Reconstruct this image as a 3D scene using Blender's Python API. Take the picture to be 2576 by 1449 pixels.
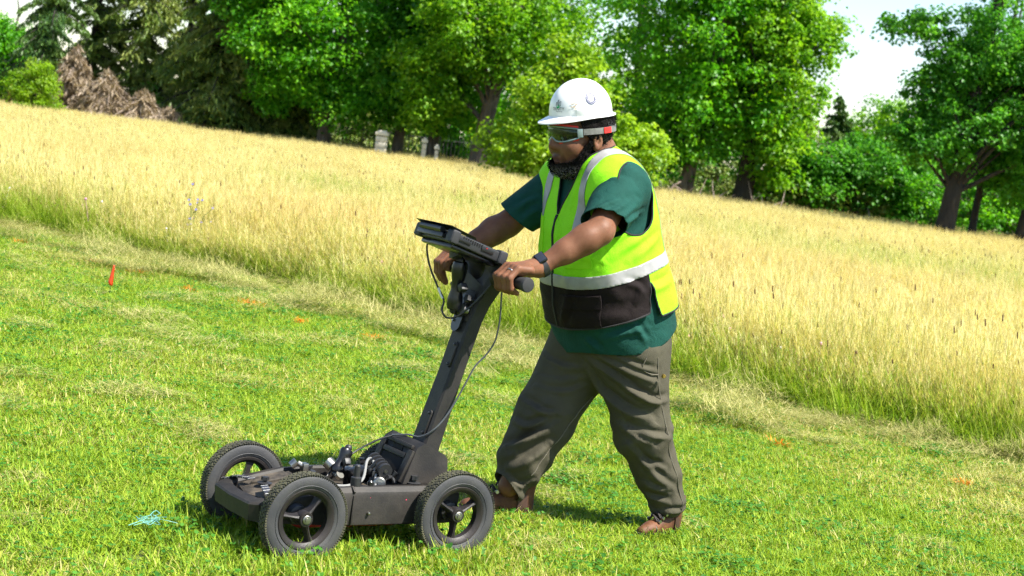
import bpy, bmesh, math, random
import numpy as np
from mathutils import Vector, Matrix
for o in list(bpy.data.objects): bpy.data.objects.remove(o)
PI = math.pi
rad = math.radians
sc = bpy.context.scene
COL = sc.collection

# ------------------------------------------------------------------ camera
CAM_H, FPX, IW, IH = 1.35, 4200.0, 2576.0, 1449.0
PITCH, ROLL = math.atan(366 / 4200), rad(7.3)
cam_d = bpy.data.cameras.new('camera')
cam = bpy.data.objects.new('camera', cam_d); COL.objects.link(cam); sc.camera = cam
cam_d.sensor_width = 36.0
cam_d.lens = 36.0 * FPX / IW
cam_d.clip_start, cam_d.clip_end = 0.1, 2000.0
cam.matrix_world = Matrix.Translation((0, 0, CAM_H)) @ Matrix.Rotation(PI / 2 - PITCH, 4, 'X') @ Matrix.Rotation(ROLL, 4, 'Z')
cam_d.dof.use_dof = True
cam_d.dof.focus_distance = 5.75
cam_d.dof.aperture_fstop = 7.0

# ------------------------------------------------------------------ sky, sun, exposure
SUN_EL = rad(55.0)
SUN_AZ = math.atan2(-0.45, 0.89)            # direction to the sun in the ground plane: right, a little behind the camera
world = bpy.data.worlds.new('World'); sc.world = world; world.use_nodes = True
wn = world.node_tree.nodes; wl = world.node_tree.links
bg = wn['Background']
sky = wn.new('ShaderNodeTexSky'); sky.sky_type = 'NISHITA'; sky.sun_disc = False
sky.sun_elevation = SUN_EL; sky.sun_rotation = PI / 2 - SUN_AZ
sky.air_density = 1.0; sky.dust_density = 0.4; sky.ozone_density = 1.0
wl.new(sky.outputs[0], bg.inputs[0]); bg.inputs[1].default_value = 0.092
sun_d = bpy.data.lights.new('sun', 'SUN'); sun_d.energy = 4.9; sun_d.angle = rad(0.55); sun_d.color = (1.0, 0.955, 0.87)
sun = bpy.data.objects.new('sun', sun_d); COL.objects.link(sun)
sdir = Vector((math.cos(SUN_AZ) * math.cos(SUN_EL), math.sin(SUN_AZ) * math.cos(SUN_EL), math.sin(SUN_EL)))
sun.rotation_euler = sdir.to_track_quat('Z', 'Y').to_euler()
sun.location = (20, -10, 40)
sc.view_settings.view_transform = 'Standard'; sc.view_settings.look = 'None'
sc.view_settings.exposure = 1.36; sc.view_settings.gamma = 1.0; sc.view_settings.use_curve_mapping = False
sc.render.engine = 'CYCLES'
sc.cycles.max_bounces = 4; sc.cycles.diffuse_bounces = 3; sc.cycles.glossy_bounces = 2; sc.cycles.transmission_bounces = 3; sc.cycles.transparent_max_bounces = 6
sc.cycles.use_adaptive_sampling = True; sc.cycles.adaptive_threshold = .02; sc.cycles.adaptive_min_samples = 16; sc.cycles.sample_clamp_indirect = 4.0; sc.cycles.use_denoising = True; sc.cycles.denoiser = 'OPENIMAGEDENOISE'; sc.cycles.denoising_prefilter = 'NONE'; sc.cycles.denoising_input_passes = 'RGB_ALBEDO_NORMAL'

# ------------------------------------------------------------------ geometry helpers
_cp, _sp = math.cos(PITCH), math.sin(PITCH)
_fw = np.array([0, _cp, -_sp]); _u0 = np.array([0, _sp, _cp]); _r0 = np.array([1., 0, 0])
_R = math.cos(ROLL) * _r0 + math.sin(ROLL) * _u0; _U = -math.sin(ROLL) * _r0 + math.cos(ROLL) * _u0
_C = np.array([0, 0, CAM_H])
def ray(x, y): return _fw + _R * (x - IW / 2) / FPX - _U * (y - IH / 2) / FPX
def on_ground(x, y, z=0.0):
    d = ray(x, y); return _C + d * ((z - CAM_H) / d[2])
def at_depth(x, y, Y):
    d = ray(x, y); return _C + d * (Y / d[1])

def nrm(v):
    v = np.asarray(v, float); return v / (np.linalg.norm(v, axis=-1, keepdims=True) + 1e-12)

def mesh_np(name, V, tris=None, quads=None, mat=None, smooth=False, attrs=None):
    me = bpy.data.meshes.new(name)
    V = np.asarray(V, np.float32)
    loops, starts, n = [], [], 0
    if tris is not None and len(tris):
        t = np.asarray(tris, np.int32); loops.append(t.ravel()); starts.append(np.arange(len(t)) * 3); n = len(t) * 3
    if quads is not None and len(quads):
        q = np.asarray(quads, np.int32); loops.append(q.ravel()); starts.append(n + np.arange(len(q)) * 4)
    L = np.concatenate(loops).astype(np.int32); S = np.concatenate(starts).astype(np.int32)
    me.vertices.add(len(V)); me.vertices.foreach_set('co', V.ravel())
    me.loops.add(len(L)); me.loops.foreach_set('vertex_index', L)
    me.polygons.add(len(S)); me.polygons.foreach_set('loop_start', S)
    if attrs:
        for k, a in attrs.items():
            at = me.attributes.new(k, 'FLOAT', 'POINT'); at.data.foreach_set('value', np.asarray(a, np.float32))
    me.update(calc_edges=True); me.validate()
    if smooth: me.polygons.foreach_set('use_smooth', np.ones(len(me.polygons), bool))
    if mat: me.materials.append(mat)
    return me

def link(name, me, parent=None, loc=None, label=None, cat=None, group=None, kind=None):
    o = bpy.data.objects.new(name, me); COL.objects.link(o)
    if parent is not None: o.parent = parent
    if loc is not None: o.location = loc
    if label: o['label'] = label
    if cat: o['category'] = cat
    if group: o['group'] = group
    if kind: o['kind'] = kind
    return o

def thing(name, label, cat, loc=(0, 0, 0), rz=0.0, group=None):
    o = link(name, None, None, loc, label, cat, group); o.rotation_euler = (0, 0, rz); o.empty_display_size = 0.1
    return o

def bm_mesh(name, bm, mat=None, smooth=True, angle=35):
    me = bpy.data.meshes.new(name)
    bmesh.ops.recalc_face_normals(bm, faces=bm.faces)
    if smooth:
        a = rad(angle)
        for e in bm.edges: e.smooth = not (len(e.link_faces) == 2 and e.calc_face_angle(0) > a)
        for f in bm.faces: f.smooth = True
    bm.to_mesh(me); bm.free()
    if mat: me.materials.append(mat)
    return me

def part(name, bm, mat, parent, smooth=True, angle=35, label=None, kind=None):
    return link(name, bm_mesh(name, bm, mat, smooth, angle), parent, label=label, kind=kind)

def frame_from(d, up=(0, 0, 1)):
    d = nrm(d); up = np.asarray(up, float)
    if abs(d @ nrm(up)) > 0.98: up = np.array([1., 0, 0])
    s = nrm(np.cross(up, d)); u = np.cross(d, s)
    return s, u, d

def add_tube(bm, pts, radii, sides=10, caps=True):
    pts = np.asarray(pts, float); n = len(pts)
    if np.isscalar(radii): radii = [radii] * n
    rings = []; s = u = None
    for i in range(n):
        d = nrm(pts[min(i + 1, n - 1)] - pts[max(i - 1, 0)])
        if s is None: s, u, _ = frame_from(d)
        else:
            s = nrm(s - d * (s @ d)); u = np.cross(d, s)
        rings.append([bm.verts.new(pts[i] + radii[i] * (math.cos(2 * PI * k / sides) * s + math.sin(2 * PI * k / sides) * u)) for k in range(sides)])
    for i in range(n - 1):
        for k in range(sides):
            bm.faces.new((rings[i][k], rings[i][(k + 1) % sides], rings[i + 1][(k + 1) % sides], rings[i + 1][k]))
    if caps:
        bm.faces.new(rings[0][::-1]); bm.faces.new(rings[-1])
    return rings

def spline(pts, n):
    """Catmull-Rom resampling of a polyline."""
    P = np.asarray(pts, float); P = np.vstack([2 * P[0] - P[1], P, 2 * P[-1] - P[-2]])
    m = len(P) - 3; out = []
    for t in np.linspace(0, m - 1e-6, n):
        i = int(t); f = t - i; a, b, c, d = P[i:i + 4]
        out.append(.5 * (2 * b + (c - a) * f + (2 * a - 5 * b + 4 * c - d) * f * f + (3 * b - a - 3 * c + d) * f ** 3))
    return np.array(out)

def add_box(bm, c, size, rot=None, bevel=0.0, seg=2):
    M = Matrix.Translation(c) @ (rot.to_4x4() if rot is not None else Matrix.Identity(4)) @ Matrix.Diagonal((*size, 1))
    r = bmesh.ops.create_cube(bm, size=1.0, matrix=M)
    if bevel > 0:
        es = list({e for v in r['verts'] for e in v.link_edges})
        bmesh.ops.bevel(bm, geom=es, offset=bevel, segments=seg, affect='EDGES', profile=.6)

def add_lathe(bm, prof, sides=32, axis='y', center=(0, 0, 0), closed=False, caps=True):
    """prof: list of (radius, along-axis)."""
    c = np.asarray(center, float); rings = []
    for r, a in prof:
        ring = []
        for k in range(sides):
            t = 2 * PI * k / sides; x, y = r * math.cos(t), r * math.sin(t)
            p = {'y': (x, a, y), 'z': (x, y, a), 'x': (a, x, y)}[axis]
            ring.append(bm.verts.new(c + p))
        rings.append(ring)
    pairs = list(zip(rings, rings[1:])) + ([(rings[-1], rings[0])] if closed else [])
    for a, b in pairs:
        for k in range(sides):
            bm.faces.new((a[k], a[(k + 1) % sides], b[(k + 1) % sides], b[k]))
    if not closed and caps:
        for r in (rings[0], rings[-1]):
            try: bm.faces.new(r)
            except ValueError: pass

def add_loft(bm, rings, caps=True):
    R = [[bm.verts.new(p) for p in r] for r in rings]; n = len(R[0])
    for a, b in zip(R, R[1:]):
        for k in range(n): bm.faces.new((a[k], a[(k + 1) % n], b[(k + 1) % n], b[k]))
    if caps: bm.faces.new(R[0][::-1]); bm.faces.new(R[-1])

def add_prism(bm, poly, dvec):
    a = [bm.verts.new(p) for p in poly]; b = [bm.verts.new(np.asarray(p, float) + dvec) for p in poly]
    bm.faces.new(a[::-1]); bm.faces.new(b)
    n = len(a)
    for k in range(n): bm.faces.new((a[k], a[(k + 1) % n], b[(k + 1) % n], b[k]))

def bevel_all(bm, off, seg=2, ang=30):
    es = [e for e in bm.edges if len(e.link_faces) == 2 and e.calc_face_angle(0) > rad(ang)]
    bmesh.ops.bevel(bm, geom=es, offset=off, segments=seg, affect='EDGES', profile=.6, clamp_overlap=True)

# smooth value noise in numpy (for placement masks and displacement)
_nr = np.random.RandomState(5).rand(64, 64, 64)
def vnoise(p):
    p = np.asarray(p, float); i = np.floor(p).astype(int); f = p - i; f = f * f * (3 - 2 * f); i = i & 63; j = (i + 1) & 63
    def g(a, b, c): return _nr[a, b, c]
    x0, y0, z0 = i[..., 0], i[..., 1], i[..., 2]; x1, y1, z1 = j[..., 0], j[..., 1], j[..., 2]
    fx, fy, fz = f[..., 0], f[..., 1], f[..., 2]
    a = g(x0, y0, z0) * (1 - fx) + g(x1, y0, z0) * fx; b = g(x0, y1, z0) * (1 - fx) + g(x1, y1, z0) * fx
    c = g(x0, y0, z1) * (1 - fx) + g(x1, y0, z1) * fx; d = g(x0, y1, z1) * (1 - fx) + g(x1, y1, z1) * fx
    return (a * (1 - fy) + b * fy) * (1 - fz) + (c * (1 - fy) + d * fy) * fz
def noise2(x, y, s, seed=0):
    p = np.stack([np.asarray(x) / s + 7.3 * seed, np.asarray(y) / s + 3.1 * seed, np.full_like(np.asarray(x, float), .5 + seed)], -1)
    return .65 * vnoise(p) + .35 * vnoise(p * 2.3 + 11.7)

# ------------------------------------------------------------------ material helpers
def new_mat(name):
    m = bpy.data.materials.new(name); m.use_nodes = True
    nt = m.node_tree; return m, nt, nt.nodes['Principled BSDF']
def N(nt, t, **kw):
    n = nt.nodes.new(t)
    for k, v in kw.items(): setattr(n, k, v)
    return n
def ramp(nt, stops, fac=None, interp='LINEAR'):
    r = N(nt, 'ShaderNodeValToRGB'); cr = r.color_ramp; cr.interpolation = interp
    while len(cr.elements) < len(stops): cr.elements.new(.5)
    for e, (p, c) in zip(cr.elements, stops): e.position = p; e.color = (*c, 1)
    if fac is not None: nt.links.new(fac, r.inputs[0])
    return r.outputs[0]
def noise(nt, scale, detail=3, rough=.6, vec=None, dist=0.0):
    n = N(nt, 'ShaderNodeTexNoise'); n.inputs['Scale'].default_value = scale; n.inputs['Detail'].default_value = detail
    n.inputs['Roughness'].default_value = rough; n.inputs['Distortion'].default_value = dist
    if vec is None:
        vec = nt.nodes.get('OBJCO') or N(nt, 'ShaderNodeTexCoord', name='OBJCO'); vec = vec.outputs['Object']
    nt.links.new(vec, n.inputs['Vector']); return n.outputs['Fac']
def mixc(nt, fac, a, b):
    m = N(nt, 'ShaderNodeMix', data_type='RGBA')
    for s, v in ((m.inputs['Factor'], fac), (m.inputs['A'], a), (m.inputs['B'], b)):
        if isinstance(v, (int, float)): s.default_value = v
        elif isinstance(v, tuple): s.default_value = (*v, 1)
        else: nt.links.new(v, s)
    return m.outputs['Result']
def math_n(nt, op, a, b=None, clamp=False):
    m = N(nt, 'ShaderNodeMath', operation=op); m.use_clamp = clamp
    for i, v in enumerate((a, b)):
        if v is None: continue
        if isinstance(v, (int, float)): m.inputs[i].default_value = v
        else: nt.links.new(v, m.inputs[i])
    return m.outputs[0]
def bump(nt, p, h, strength=.3, dist=.01):
    b = N(nt, 'ShaderNodeBump'); b.inputs['Strength'].default_value = strength; b.inputs['Distance'].default_value = dist
    nt.links.new(h, b.inputs['Height']); nt.links.new(b.outputs[0], p.inputs['Normal']); return b
def simple(name, col, rough=.6, metal=0.0, spec=.5, var=.0, scale=20., bmp=0., bscale=200., coat=0.):
    m, nt, p = new_mat(name)
    p.inputs['Roughness'].default_value = rough; p.inputs['Metallic'].default_value = metal
    p.inputs['Specular IOR Level'].default_value = spec; p.inputs['Coat Weight'].default_value = coat
    if var > 0:
        d = tuple(c * (1 - var) for c in col); l = tuple(min(1, c * (1 + var)) for c in col)
        nt.links.new(ramp(nt, [(.3, d), (.7, l)], noise(nt, scale)), p.inputs['Base Color'])
    else: p.inputs['Base Color'].default_value = (*col, 1)
    if bmp > 0: bump(nt, p, noise(nt, bscale, 2), bmp, .002)
    return m
def attr(nt, name, inst=False):
    a = N(nt, 'ShaderNodeAttribute'); a.attribute_name = name
    a.attribute_type = 'INSTANCER' if inst else 'GEOMETRY'; return a.outputs['Fac']
def leafy(name, colour_fn, trans=.4, rough=.5, spec=.25, tgain=1.3):
    m, nt, p = new_mat(name); c = colour_fn(nt)
    nt.links.new(c, p.inputs['Base Color']); p.inputs['Roughness'].default_value = rough; p.inputs['Specular IOR Level'].default_value = spec
    t = N(nt, 'ShaderNodeBsdfTranslucent')
    g = N(nt, 'ShaderNodeMix', data_type='RGBA', blend_type='MULTIPLY'); g.inputs['Factor'].default_value = 1
    nt.links.new(c, g.inputs['A']); g.inputs['B'].default_value = (tgain, tgain * .95, tgain * .5, 1); nt.links.new(g.outputs['Result'], t.inputs['Color'])
    mx = N(nt, 'ShaderNodeMixShader'); mx.inputs[0].default_value = trans
    nt.links.new(p.outputs[0], mx.inputs[1]); nt.links.new(t.outputs[0], mx.inputs[2])
    nt.links.new(mx.outputs[0], nt.nodes['Material Output'].inputs['Surface'])
    return m
# ================================================================== GROUND
def ground_mat():
    m, nt, p = new_mat('soil_and_turf')
    g = N(nt, 'ShaderNodeNewGeometry').outputs['Position']
    c = ramp(nt, [(.25, (.035, .05, .008)), (.5, (.075, .10, .015)), (.75, (.14, .13, .04))], noise(nt, 3.0, 6, .7, g))
    nt.links.new(c, p.inputs['Base Color']); p.inputs['Roughness'].default_value = .95
    bump(nt, p, noise(nt, 40, 4, .7, g), .6, .02); return m
gx = np.linspace(-300, 300, 61); gy = np.linspace(-60, 540, 61)
GX, GY = np.meshgrid(gx, gy); GV = np.stack([GX.ravel(), GY.ravel(), np.zeros(GX.size)], 1)
i0 = (np.arange(60)[:, None] * 61 + np.arange(60)[None]).ravel()
link('ground', mesh_np('ground', GV, quads=np.stack([i0, i0 + 1, i0 + 62, i0 + 61], 1), mat=ground_mat()), kind='structure')

EDGE = np.array([(-30, 34.5), (-9, 18.7), (-4.8, 15.5), (-2.38, 13.7), (-.06, 11.7), (1.75, 9.8), (2.85, 8.9), (5, 7.2), (12, 1.0), (20, -8)])
def edge_y(x): return np.interp(x, EDGE[:, 0], EDGE[:, 1])
def edge_dist(x, y):                      # signed distance to the mown edge, positive in the meadow
    return (y - edge_y(x)) * .78
TREE = np.array([(-40, 55), (-16, 53.5), (-8, 52.5), (-1, 51.5), (6, 46.5), (13, 41.5), (30, 37)])
def tree_y(x): return np.interp(x, TREE[:, 0], TREE[:, 1])

# ------------------------------------------------------------------ scatter with geometry nodes
def scatter(name, pts, rotz, scl, idx, tint, protos, label, cat, tilt=None):
    col = bpy.data.collections.new(name + '_protos')
    for k, me in enumerate(protos):
        o = bpy.data.objects.new('%s_proto_%02d' % (name, k), me); col.objects.link(o)
    me = bpy.data.meshes.new(name); me.vertices.add(len(pts)); me.vertices.foreach_set('co', np.asarray(pts, np.float32).ravel())
    rot = np.zeros((len(pts), 3), np.float32); rot[:, 2] = rotz
    if tilt is not None: rot[:, :2] = tilt
    a = me.attributes.new('rot', 'FLOAT_VECTOR', 'POINT'); a.data.foreach_set('vector', rot.ravel())
    s3 = np.asarray(scl, np.float32)
    if s3.ndim == 1: s3 = np.repeat(s3[:, None], 3, 1)
    a = me.attributes.new('scl', 'FLOAT_VECTOR', 'POINT'); a.data.foreach_set('vector', s3.ravel())
    a = me.attributes.new('tint', 'FLOAT', 'POINT'); a.data.foreach_set('value', np.asarray(tint, np.float32))
    a = me.attributes.new('pick', 'INT', 'POINT'); a.data.foreach_set('value', np.asarray(idx, np.int32))
    o = link(name, me, label=label, cat=cat, kind='stuff')
    ng = bpy.data.node_groups.new(name + '_scatter', 'GeometryNodeTree')
    ng.interface.new_socket('Geometry', in_out='INPUT', socket_type='NodeSocketGeometry')
    ng.interface.new_socket('Geometry', in_out='OUTPUT', socket_type='NodeSocketGeometry')
    n = ng.nodes; gi = n.new('NodeGroupInput'); go = n.new('NodeGroupOutput')
    ci = n.new('GeometryNodeCollectionInfo'); ci.inputs['Collection'].default_value = col
    ci.inputs['Separate Children'].default_value = True; ci.inputs['Reset Children'].default_value = True
    ip = n.new('GeometryNodeInstanceOnPoints'); ip.inputs['Pick Instance'].default_value = True
    def na(t, nm):
        x = n.new('GeometryNodeInputNamedAttribute'); x.data_type = t; x.inputs['Name'].default_value = nm; return x.outputs['Attribute']
    L = ng.links.new
    L(gi.outputs[0], ip.inputs['Points']); L(ci.outputs[0], ip.inputs['Instance']); L(na('INT', 'pick'), ip.inputs['Instance Index'])
    L(na('FLOAT_VECTOR', 'rot'), ip.inputs['Rotation']); L(na('FLOAT_VECTOR', 'scl'), ip.inputs['Scale']); L(ip.outputs[0], go.inputs[0])
    md = o.modifiers.new('scatter', 'NODES'); md.node_group = ng
    return o

def blades(base, h, w, az, lean, curl, rnd, segs=3, tipw=.0):
    """Curved grass blades. All arrays of length n. Returns V, tris, quads, attrs rnd and hgt."""
    n = len(h); d = np.stack([np.cos(az), np.sin(az), np.zeros(n)], 1); s = np.stack([-np.sin(az), np.cos(az), np.zeros(n)], 1)
    V, H = [], []
    for k in range(segs + 1):
        t = k / segs; a = lean + curl * t
        pos = base + d * (h * t * np.sin(a))[:, None] + np.array([0, 0, 1.]) * (h * t * np.cos(a))[:, None]
        ww = w * (1 - t ** 1.6) + tipw
        if k < segs or tipw > 0: V += [pos - s * ww[:, None] / 2, pos + s * ww[:, None] / 2]; H += [np.full(n, t)] * 2
        else: V.append(pos); H.append(np.full(n, t))
    m = len(V); V = np.stack(V, 1).reshape(-1, 3); H = np.stack(H, 1).ravel(); b = (np.arange(n) * m)[:, None]
    Q = [b + np.array([[2 * k, 2 * k + 1, 2 * k + 3, 2 * k + 2]]) for k in range(segs - (0 if tipw > 0 else 1))]
    T = None if tipw > 0 else b + np.array([[2 * segs - 2, 2 * segs - 1, 2 * segs]])
    return V, T, np.concatenate(Q), np.repeat(rnd, m), H

def joinm(parts):
    V, T, Q, A, B, n = [], [], [], [], [], 0
    for v, t, q, a, b in parts:
        V.append(v); A.append(a); B.append(b)
        if t is not None and len(t): T.append(t + n)
        if q is not None and len(q): Q.append(q + n)
        n += len(v)
    return np.concatenate(V), (np.concatenate(T) if T else None), (np.concatenate(Q) if Q else None), np.concatenate(A), np.concatenate(B)

def disc(r, n, rng):
    a = rng.rand(n) * 2 * PI; q = r * np.sqrt(rng.rand(n)); return np.stack([q * np.cos(a), q * np.sin(a), np.zeros(n)], 1)

# ------------------------------------------------------------------ grass materials
def lawn_col(nt):
    t = attr(nt, 'tint', True); r = attr(nt, 'rnd'); h = attr(nt, 'hgt')
    fresh = ramp(nt, [(0, (.082, .205, .008)), (.35, (.175, .34, .011)), (.7, (.295, .43, .019)), (1, (.42, .49, .055))], r)
    dry = ramp(nt, [(0, (.32, .34, .05)), (.5, (.50, .46, .13)), (1, (.64, .56, .25))], r)
    f = math_n(nt, 'GREATER_THAN', math_n(nt, 'ADD', t, math_n(nt, 'MULTIPLY', math_n(nt, 'FRACT', math_n(nt, 'MULTIPLY', r, 17.3)), .9)), 1.0)
    c = mixc(nt, f, fresh, dry)
    return mixc(nt, math_n(nt, 'MULTIPLY', math_n(nt, 'SUBTRACT', 1.0, h, True), .35), c, (.27, .26, .07))
def clover_col(nt):
    return ramp(nt, [(0, (.03, .12, .012)), (.6, (.06, .2, .015)), (1, (.10, .27, .03))], attr(nt, 'rnd'))
def hay_col(nt):
    return ramp(nt, [(0, (.14, .17, .04)), (.35, (.28, .29, .08)), (.7, (.45, .41, .15)), (1, (.60, .54, .25))], attr(nt, 'rnd'))
def meadow_col(nt):
    t = attr(nt, 'tint', True); r = attr(nt, 'rnd'); h = attr(nt, 'hgt')
    straw = ramp(nt, [(0, (.27, .23, .06)), (.35, (.45, .395, .15)), (.75, (.63, .56, .26)), (1, (.80, .73, .42))], r)
    pos = N(nt, 'ShaderNodeNewGeometry').outputs['Position']; big = noise(nt, .45, 3, .6, pos)
    straw = mixc(nt, math_n(nt, 'ADD', math_n(nt, 'MULTIPLY', math_n(nt, 'SUBTRACT', big, .50), 3.0, True), math_n(nt, 'MULTIPLY', math_n(nt, 'SUBTRACT', .24, t), 1.2, True), True), straw, (.50, .38, .14))
    green = ramp(nt, [(0, (.10, .21, .012)), (.5, (.20, .33, .018)), (1, (.32, .41, .05))], r)
    k = math_n(nt, 'ADD', math_n(nt, 'MULTIPLY', h, 1.15), math_n(nt, 'SUBTRACT', math_n(nt, 'MULTIPLY', math_n(nt, 'FRACT', math_n(nt, 'MULTIPLY', r, 13.7)), .8), math_n(nt, 'MULTIPLY', t, 1.15)))
    return mixc(nt, math_n(nt, 'MULTIPLY', math_n(nt, 'SUBTRACT', k, .18), 2.2, True), green, straw)
M_lawn = leafy('lawn_blade', lawn_col, .35, .55, .2)
M_clover = leafy('clover_leaf', clover_col, .3, .5, .3)
M_hay = leafy('dry_clippings', hay_col, .2, .7, .15)
M_meadow = leafy('meadow_grass', meadow_col, .42, .6, .12)
M_head = leafy('seed_heads', lambda nt: ramp(nt, [(0, (.10, .05, .025)), (.5, (.2, .11, .045)), (1, (.34, .22, .09))], attr(nt, 'rnd')), .1, .8, .1)

# ------------------------------------------------------------------ mown lawn
def lawn_proto(seed):
    g = np.random.RandomState(seed); n = 420; b = disc(.15, n, g)
    tuft = g.rand(9, 3) * .22 - .11; tuft[:, 2] = 0; k = n // 2
    b[:k] = tuft[g.randint(0, 9, k)] + g.randn(k, 3) * (.014, .014, 0)
    h = .032 + .028 * g.rand(n) ** 1.4; h[:30] *= 1.3
    return b, h, g, n
protos = []
for s in range(7):
    b, h, g, n = lawn_proto(100 + s)
    v, t, q, a, hh = blades(b, h, .0035 + .0025 * g.rand(n), g.rand(n) * 2 * PI, .15 + .45 * g.rand(n), .2 + .9 * g.rand(n), g.rand(n), 2)
    me = mesh_np('turf_patch', v, t, q, M_lawn, attrs={'rnd': a, 'hgt': hh})
    # clover and broad weeds: small three-leaf discs
    m = [3, 8, 4, 12, 6, 3, 34][s]; c = disc(.12, m, g); c[:, 2] = .022 + .020 * g.rand(m); VV, TT, AA = [], [], []
    for i in range(m):
        for j in range(3):
            az = g.rand() * .5 + j * 2.09 + i; rr = .0040 + .0030 * g.rand(); cc = c[i] + np.array([math.cos(az), math.sin(az), 0]) * rr
            e = np.arange(6) / 6 * 2 * PI; tx = g.randn(2) * .3
            p = np.stack([rr * np.cos(e), rr * np.sin(e), rr * (tx[0] * np.cos(e) + tx[1] * np.sin(e))], 1) + cc
            o0 = len(VV) * 6; VV.append(p); TT.append(o0 + np.array([[0, 1, 2], [0, 2, 3], [0, 3, 4], [0, 4, 5]])); AA.append(np.full(6, g.rand()))
    cm = mesh_np('clover', np.concatenate(VV), np.concatenate(TT), mat=M_clover, attrs={'rnd': np.concatenate(AA), 'hgt': np.ones(len(VV) * 6)})
    bm = bmesh.new(); bm.from_mesh(me); k0 = len(bm.faces); bm.from_mesh(cm)
    bm.faces.ensure_lookup_table()
    for f in bm.faces[k0:]: f.material_index = 1
    bm.to_mesh(me); bm.free(); me.materials.append(M_clover); bpy.data.meshes.remove(cm)
    protos.append(me)
rng = np.random.RandomState(3)
def grid_pts(x0, x1, y0, y1, step, jit):
    X, Y = np.meshgrid(np.arange(x0, x1, step), np.arange(y0, y1, step)); P = np.stack([X.ravel(), Y.ravel()], 1)
    return P + (rng.rand(*P.shape) - .5) * step * jit
def in_view(P, m=.6): return np.abs(P[:, 0]) < P[:, 1] * .40 + m + .9
P = grid_pts(-11, 9, 2.4, 22, .125, 1.4); ed = edge_dist(P[:, 0], P[:, 1])
P = P[(ed < .12) & in_view(P, .8)]; ed = edge_dist(P[:, 0], P[:, 1])
n1 = noise2(P[:, 0], P[:, 1], .85, 1); n2 = noise2(P[:, 0] * .8 + P[:, 1] * .62, (P[:, 1] * .8 - P[:, 0] * .62) * .35, .45, 2)
dry = np.clip(.17 + 1.2 * (n1 - .45) + .8 * (n2 - .5) + .30 * np.exp(-(ed / 1.3) ** 2), .02, .75)
z = np.zeros(len(P)); pick = rng.randint(0, 7, len(P)); pick[(n1 > .55) & (pick > 3)] = 0; pick[(pick == 6) & (rng.rand(len(P)) < .6)] = 2; pick[(n1 < .34) & (rng.rand(len(P)) < .35)] = 6
scl = .85 + .35 * rng.rand(len(P)) + .25 * (n2 - .5)
tall = np.ones(len(P))
for wx, wy in ((-.53, 4.98), (-.07, 5.27), (-.80, 5.38)): tall = np.maximum(tall, 1 + .65 * np.exp(-((P[:, 0] - wx) ** 2 + (P[:, 1] - wy + .10) ** 2) / .045))
scl3 = np.stack([scl, scl, scl * (1.0 + .5 * (noise2(P[:, 0], P[:, 1], .35, 4) - .5)) * tall], 1)
scatter('lawn_grass', np.c_[P, z], rng.rand(len(P)) * 6.3, scl3, pick, dry, protos, 'short mown yellow-green lawn in the foreground', 'grass')

# ------------------------------------------------------------------ hay left by the mower
hp = []
for s in range(5):
    g = np.random.RandomState(200 + s); n = 170; b = disc(.17, n, g); b[:, 2] = .012 + .04 * g.rand(n) * np.exp(-(np.hypot(b[:, 0], b[:, 1]) / .12) ** 2) + .018 * g.rand(n)
    L = .04 + .10 * g.rand(n) ** 1.8; az = g.randn(n) * .8 + g.rand() * 6
    v, t, q, a, hh = blades(b - np.stack([np.cos(az) * L / 2, np.sin(az) * L / 2, 0 * L], 1), L,   .0018 + .0014 * g.rand(n), az, 1.35 + .3 * g.rand(n), -.25 + .5 * g.rand(n), g.rand(n) ** 1.2, 2)
    v[:, 2] = np.abs(v[:, 2]) + .004
    hp.append(mesh_np('hay_wisp', v, t, q, M_hay, attrs={'rnd': a, 'hgt': hh}))
P = grid_pts(-9, 8, 2.6, 21, .12, 1.6); P = P[in_view(P, .8)]; ed = edge_dist(P[:, 0], P[:, 1])
al = P[:, 0] * .78 - P[:, 1] * .62                                   # coordinate along the edge
nz = noise2(al * .4, ed * 1.0, .3, 6); nb = noise2(P[:, 0], P[:, 1], .9, 8)
dens = .8 * np.exp(-((ed + .14) / .22) ** 2) + .8 * np.exp(-((ed + .95) / .30) ** 2) * (nz > .48) + .22 * np.exp(-((ed + .6) / .8) ** 2) + .10 * (nb > .62) + .03
dens = np.where(ed > .1, 0, dens); keep = rng.rand(len(P)) < dens * np.clip(nz * 1.6 - .05, 0, 1.2); P = P[keep]; nzk = nz[keep]; edk = ed[keep]
sz = (.7 + .6 * rng.rand(len(P))) * np.clip(P[:, 1] / 9.0, .55, 1.0); zz = 1 + 1.8 * (nzk > .56) * (edk > -1.6)
scatter('grass_clippings', np.c_[P, np.full(len(P), .012)], rng.rand(len(P)) * 6.3, np.stack([sz, sz, sz * zz], 1), rng.randint(0, 5, len(P)), rng.rand(len(P)), hp, 'pale dry grass clippings lying in rows along the mown edge', 'clippings')

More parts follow.
